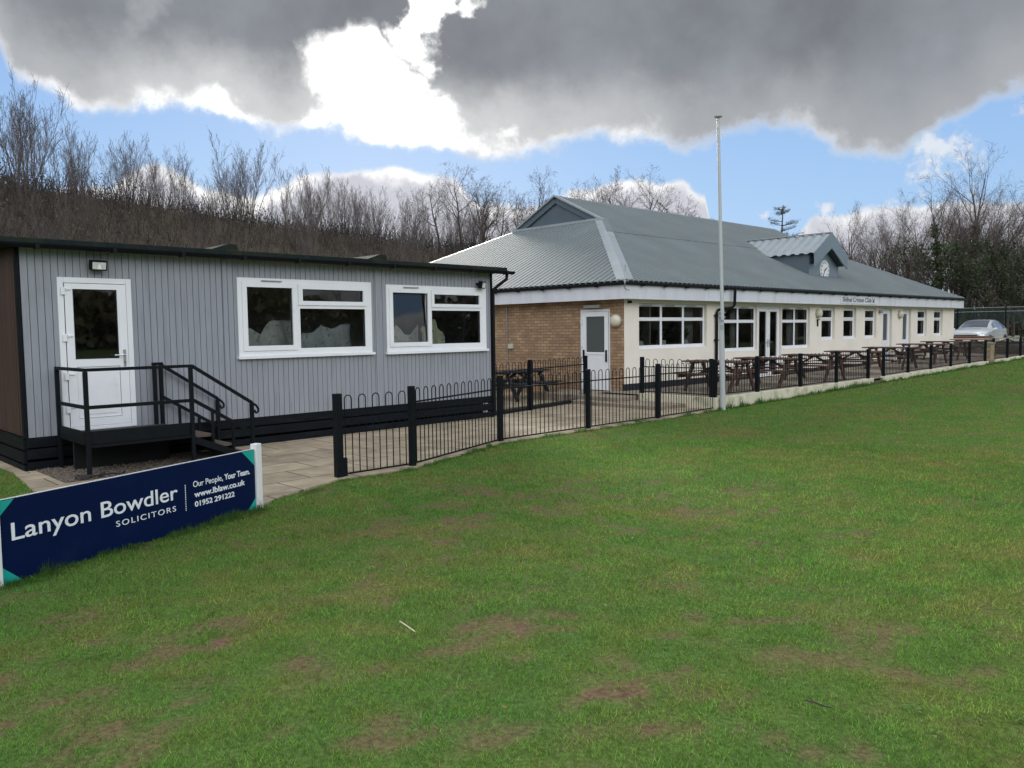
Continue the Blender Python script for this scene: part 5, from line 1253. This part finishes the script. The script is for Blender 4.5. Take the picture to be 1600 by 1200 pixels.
# ------------------------------------------------------------------ grass blades
def build_grass():
    g = np.random.default_rng(21); X = []; parts = []
    half = R(37)
    def scatter(d0, d1, dens):
        area = half*(d1*d1-d0*d0); n = int(area*dens); d = np.sqrt(g.random(n)*(d1*d1-d0*d0)+d0*d0); a = g.uniform(-half, half, n)
        return d*np.sin(a), d*np.cos(a)
    allco = []; allcol = []
    for d0, d1, dens, h0, w0 in ((2.3,5,9000,.027,.0042),(5,8,4800,.030,.0064),(8,13,1800,.036,.011),(13,22,520,.034,.018),(22,45,110,.040,.042)):
        x, y = scatter(d0, d1, dens)
        U = (x-KC[0])*UC[0]+(y-KC[1])*UC[1]; V = (x-KC[0])*VC[0]+(y-KC[1])*VC[1]
        Pv = (x-KP[0])*VP[0]+(y-KP[1])*VP[1]
        ok = ~inside(PAVE, x, y) & ~((V > -3.06) & (U > -.65)) & (V < 0) & (Pv < .2)
        b = bare(x, y); ok &= g.random(len(x)) > b*.72
        x, y, b = x[ok], y[ok], b[ok]; n = len(x); z = terrain(x, y)
        cl = fbm(x*9, y*9, 3); h = h0*g.uniform(.5, 1.25, n)*(.35+1.3*cl)*(1-.5*b); w = w0*g.uniform(.7, 1.2, n)
        a = g.uniform(0, 6.283, n); la = g.uniform(0, 6.283, n); ln = h*g.uniform(.25, 1.1, n)
        c = np.stack([x, y, z-.004], 1); s = np.stack([np.cos(a), np.sin(a), np.zeros(n)], 1)*w[:, None]*.5
        tip = c + np.stack([np.cos(la)*ln, np.sin(la)*ln, h], 1)
        allco.append(np.stack([c-s, c+s, tip], 1).reshape(-1, 3))
        col = lawn_colour(x, y); kc = 1.0 if d1 < 10 else (.75 if d1 < 14 else .4)
        col = col*(1+kc*(1.15*(.55+1.0*g.random(n)**1.3)-1.12))[:, None]*1.04*(.72+.56*fbm(x*6+2, y*7, 3))[:, None]
        dry = g.random(n) < (.10+.35*b); col[dry] = np.array([.24,.215,.10])*g.uniform(.6, 1.2, dry.sum())[:, None]
        allcol.append(np.repeat(col, 3, 0))
    # longer grass along edges that the mower misses
    def edge(p, q, n, off, hh, w0, spread=.05):
        t = g.random(n); x = p[0]+(q[0]-p[0])*t; y = p[1]+(q[1]-p[1])*t; nx, ny = (q[1]-p[1]), -(q[0]-p[0]); l = math.hypot(nx, ny)
        e = np.abs(g.normal(0, spread, n))*off; x = x+nx/l*e; y = y+ny/l*e; z = terrain(x, y)
        cl = fbm(x*5+1, y*5, 3); h = hh*g.uniform(.4, 1.2, n)*(.15+1.7*cl*cl*1.6); a = g.uniform(0, 6.283, n); la = g.uniform(0, 6.283, n); ln = h*g.uniform(.1, .7, n)
        c = np.stack([x, y, z-.01], 1); s = np.stack([np.cos(a), np.sin(a), np.zeros(n)], 1)*(w0*.5); tip = c+np.stack([np.cos(la)*ln, np.sin(la)*ln, h], 1)
        allco.append(np.stack([c-s, c+s, tip], 1).reshape(-1, 3)); col = mixn(np.ones((n,1))*np.array([.050,.135,.030]), [.10,.175,.042], g.random(n))*g.uniform(.7, 1.3, n)[:, None]; allcol.append(np.repeat(col, 3, 0))
    edge((-3.72,5.56), (-2.59,8.06), 5200, 1, .085, .006, .07)
    edge((-2.55,8.1), (-2.1,9.6), 900, 1, .05, .006, .05); edge((-2.2,9.6), (-1.3,10.35), 1600, 1, .07, .007, .06)
    edge((-1.3,10.35), (-.2,12.6), 2200, 1, .06, .008, .06); edge((-.2,12.6), (4.4,17.2), 4200, 1, .055, .011, .07)
    edge(cw(-.6,-3.03)[:2], cw(8,-3.03)[:2], 2600, 1, .11, .014, .07); edge(cw(8,-3.03)[:2], cw(24,-3.03)[:2], 3200, 1, .09, .02, .09)
    # low broad leaved weeds among the grass
    for q in range(420):
        d = math.sqrt(g.random()*(11**2-2.6**2)+2.6**2); a0 = g.uniform(-half, half); x = d*math.sin(a0); y = d*math.cos(a0)
        xa, ya = np.array([x]), np.array([y])
        if inside(PAVE, xa, ya)[0] or fbm(xa*.9, ya*.9, 2)[0] < .48 or (x-KP[0])*VP[0]+(y-KP[1])*VP[1] > -1.8: continue
        z = float(terrain(xa, ya)[0]); n = int(g.integers(5, 11)); r0 = g.uniform(.012, .034)
        for k in range(n):
            t = g.uniform(0, 6.283); u1 = np.array([math.cos(t), math.sin(t), 0]); w1 = np.array([-u1[1], u1[0], 0]); c = np.array([x, y, z+.012])+u1*r0*g.uniform(.2, 1.2); s_ = r0*g.uniform(.5, 1)
            A = c; B = c+u1*s_*.6+w1*s_*.4+np.array([0,0,.010]); C_ = c+u1*s_*1.2+np.array([0,0,.006]); D = c+u1*s_*.6-w1*s_*.4+np.array([0,0,.010])
            allco.append(np.array([A, B, C_, A, C_, D])); cc = np.array([.12,.20,.055])*g.uniform(.7, 1.5); allcol.append(np.repeat(cc[None], 6, 0))
    # scraps of dead leaf and thatch lying in the turf
    for q in range(110):
        d = math.sqrt(g.random()*(12**2-2.6**2)+2.6**2); a0 = g.uniform(-half, half); x = d*math.sin(a0); y = d*math.cos(a0); xa, ya = np.array([x]), np.array([y])
        if inside(PAVE, xa, ya)[0] or (x-KP[0])*VP[0]+(y-KP[1])*VP[1] > -1.8: continue
        c = np.array([x, y, float(terrain(xa, ya)[0])+.022]); t = g.uniform(0, 6.283); s_ = g.uniform(.006, .018); u1 = np.array([math.cos(t), math.sin(t), g.uniform(-.4, .4)])*s_; w1 = np.array([-math.sin(t), math.cos(t), g.uniform(-.4, .4)])*s_*.55
        allco.append(np.array([c-u1, c+w1, c+u1, c-u1, c+u1, c-w1])); cc = (np.array([.30,.20,.10]) if g.random() < .6 else np.array([.48,.44,.32]))*g.uniform(.5, 1.2); allcol.append(np.repeat(cc[None], 6, 0))
    co = np.concatenate(allco); col = np.concatenate(allcol); f = np.arange(len(co)).reshape(-1, 3)
    m = bpy.data.materials.new('grass_blade'); m.use_nodes = True; N = m.node_tree.nodes; L = m.node_tree.links; b = N['Principled BSDF']
    at = N.new('ShaderNodeAttribute'); at.attribute_name = 'tint'; L.new(at.outputs['Color'], b.inputs['Base Color']); b.inputs['Roughness'].default_value = .65; b.inputs['Specular IOR Level'].default_value = .10
    tr = N.new('ShaderNodeBsdfTranslucent'); hs = N.new('ShaderNodeHueSaturation'); hs.inputs['Hue'].default_value = .49; hs.inputs['Value'].default_value = 1.35; L.new(at.outputs['Color'], hs.inputs['Color']); L.new(hs.outputs[0], tr.inputs[0]); mx = N.new('ShaderNodeMixShader'); mx.inputs[0].default_value = .45
    out = [n for n in N if n.type == 'OUTPUT_MATERIAL'][0]; L.new(b.outputs[0], mx.inputs[1]); L.new(tr.outputs[0], mx.inputs[2]); L.new(mx.outputs[0], out.inputs[0])
    o = mesh_np('grass', co, f, m, col, 3); struct(o, 'stuff', 'short worn green grass of the cricket field')
build_grass()
def litter():
    STRAW = mat('dry_straw', (.52,.46,.30), .7, .1)
    o = MB().beam((0,0,.03), (.11,-.15,.022), .006, .004).build('straw', STRAW, None, loc=(-.705,4.78,.0)); tag(o, 'single pale straw lying on the lawn', 'straw')
    r = random.Random(2); o = MB().tube([(0,0,.03),(.03,-.03,.035),(.07,-.06,.028),(.10,-.08,.03)], [.003,.0045,.004,.003], 6).tube([(.03,-.03,.035),(.02,.01,.045)], .003, 5).build('twig', mat('twig_bark', (.05,.04,.03), .9, .8, 60), None, loc=(1.37,3.68,0)); tag(o, 'small dark twig lying on the lawn', 'twig')
litter()
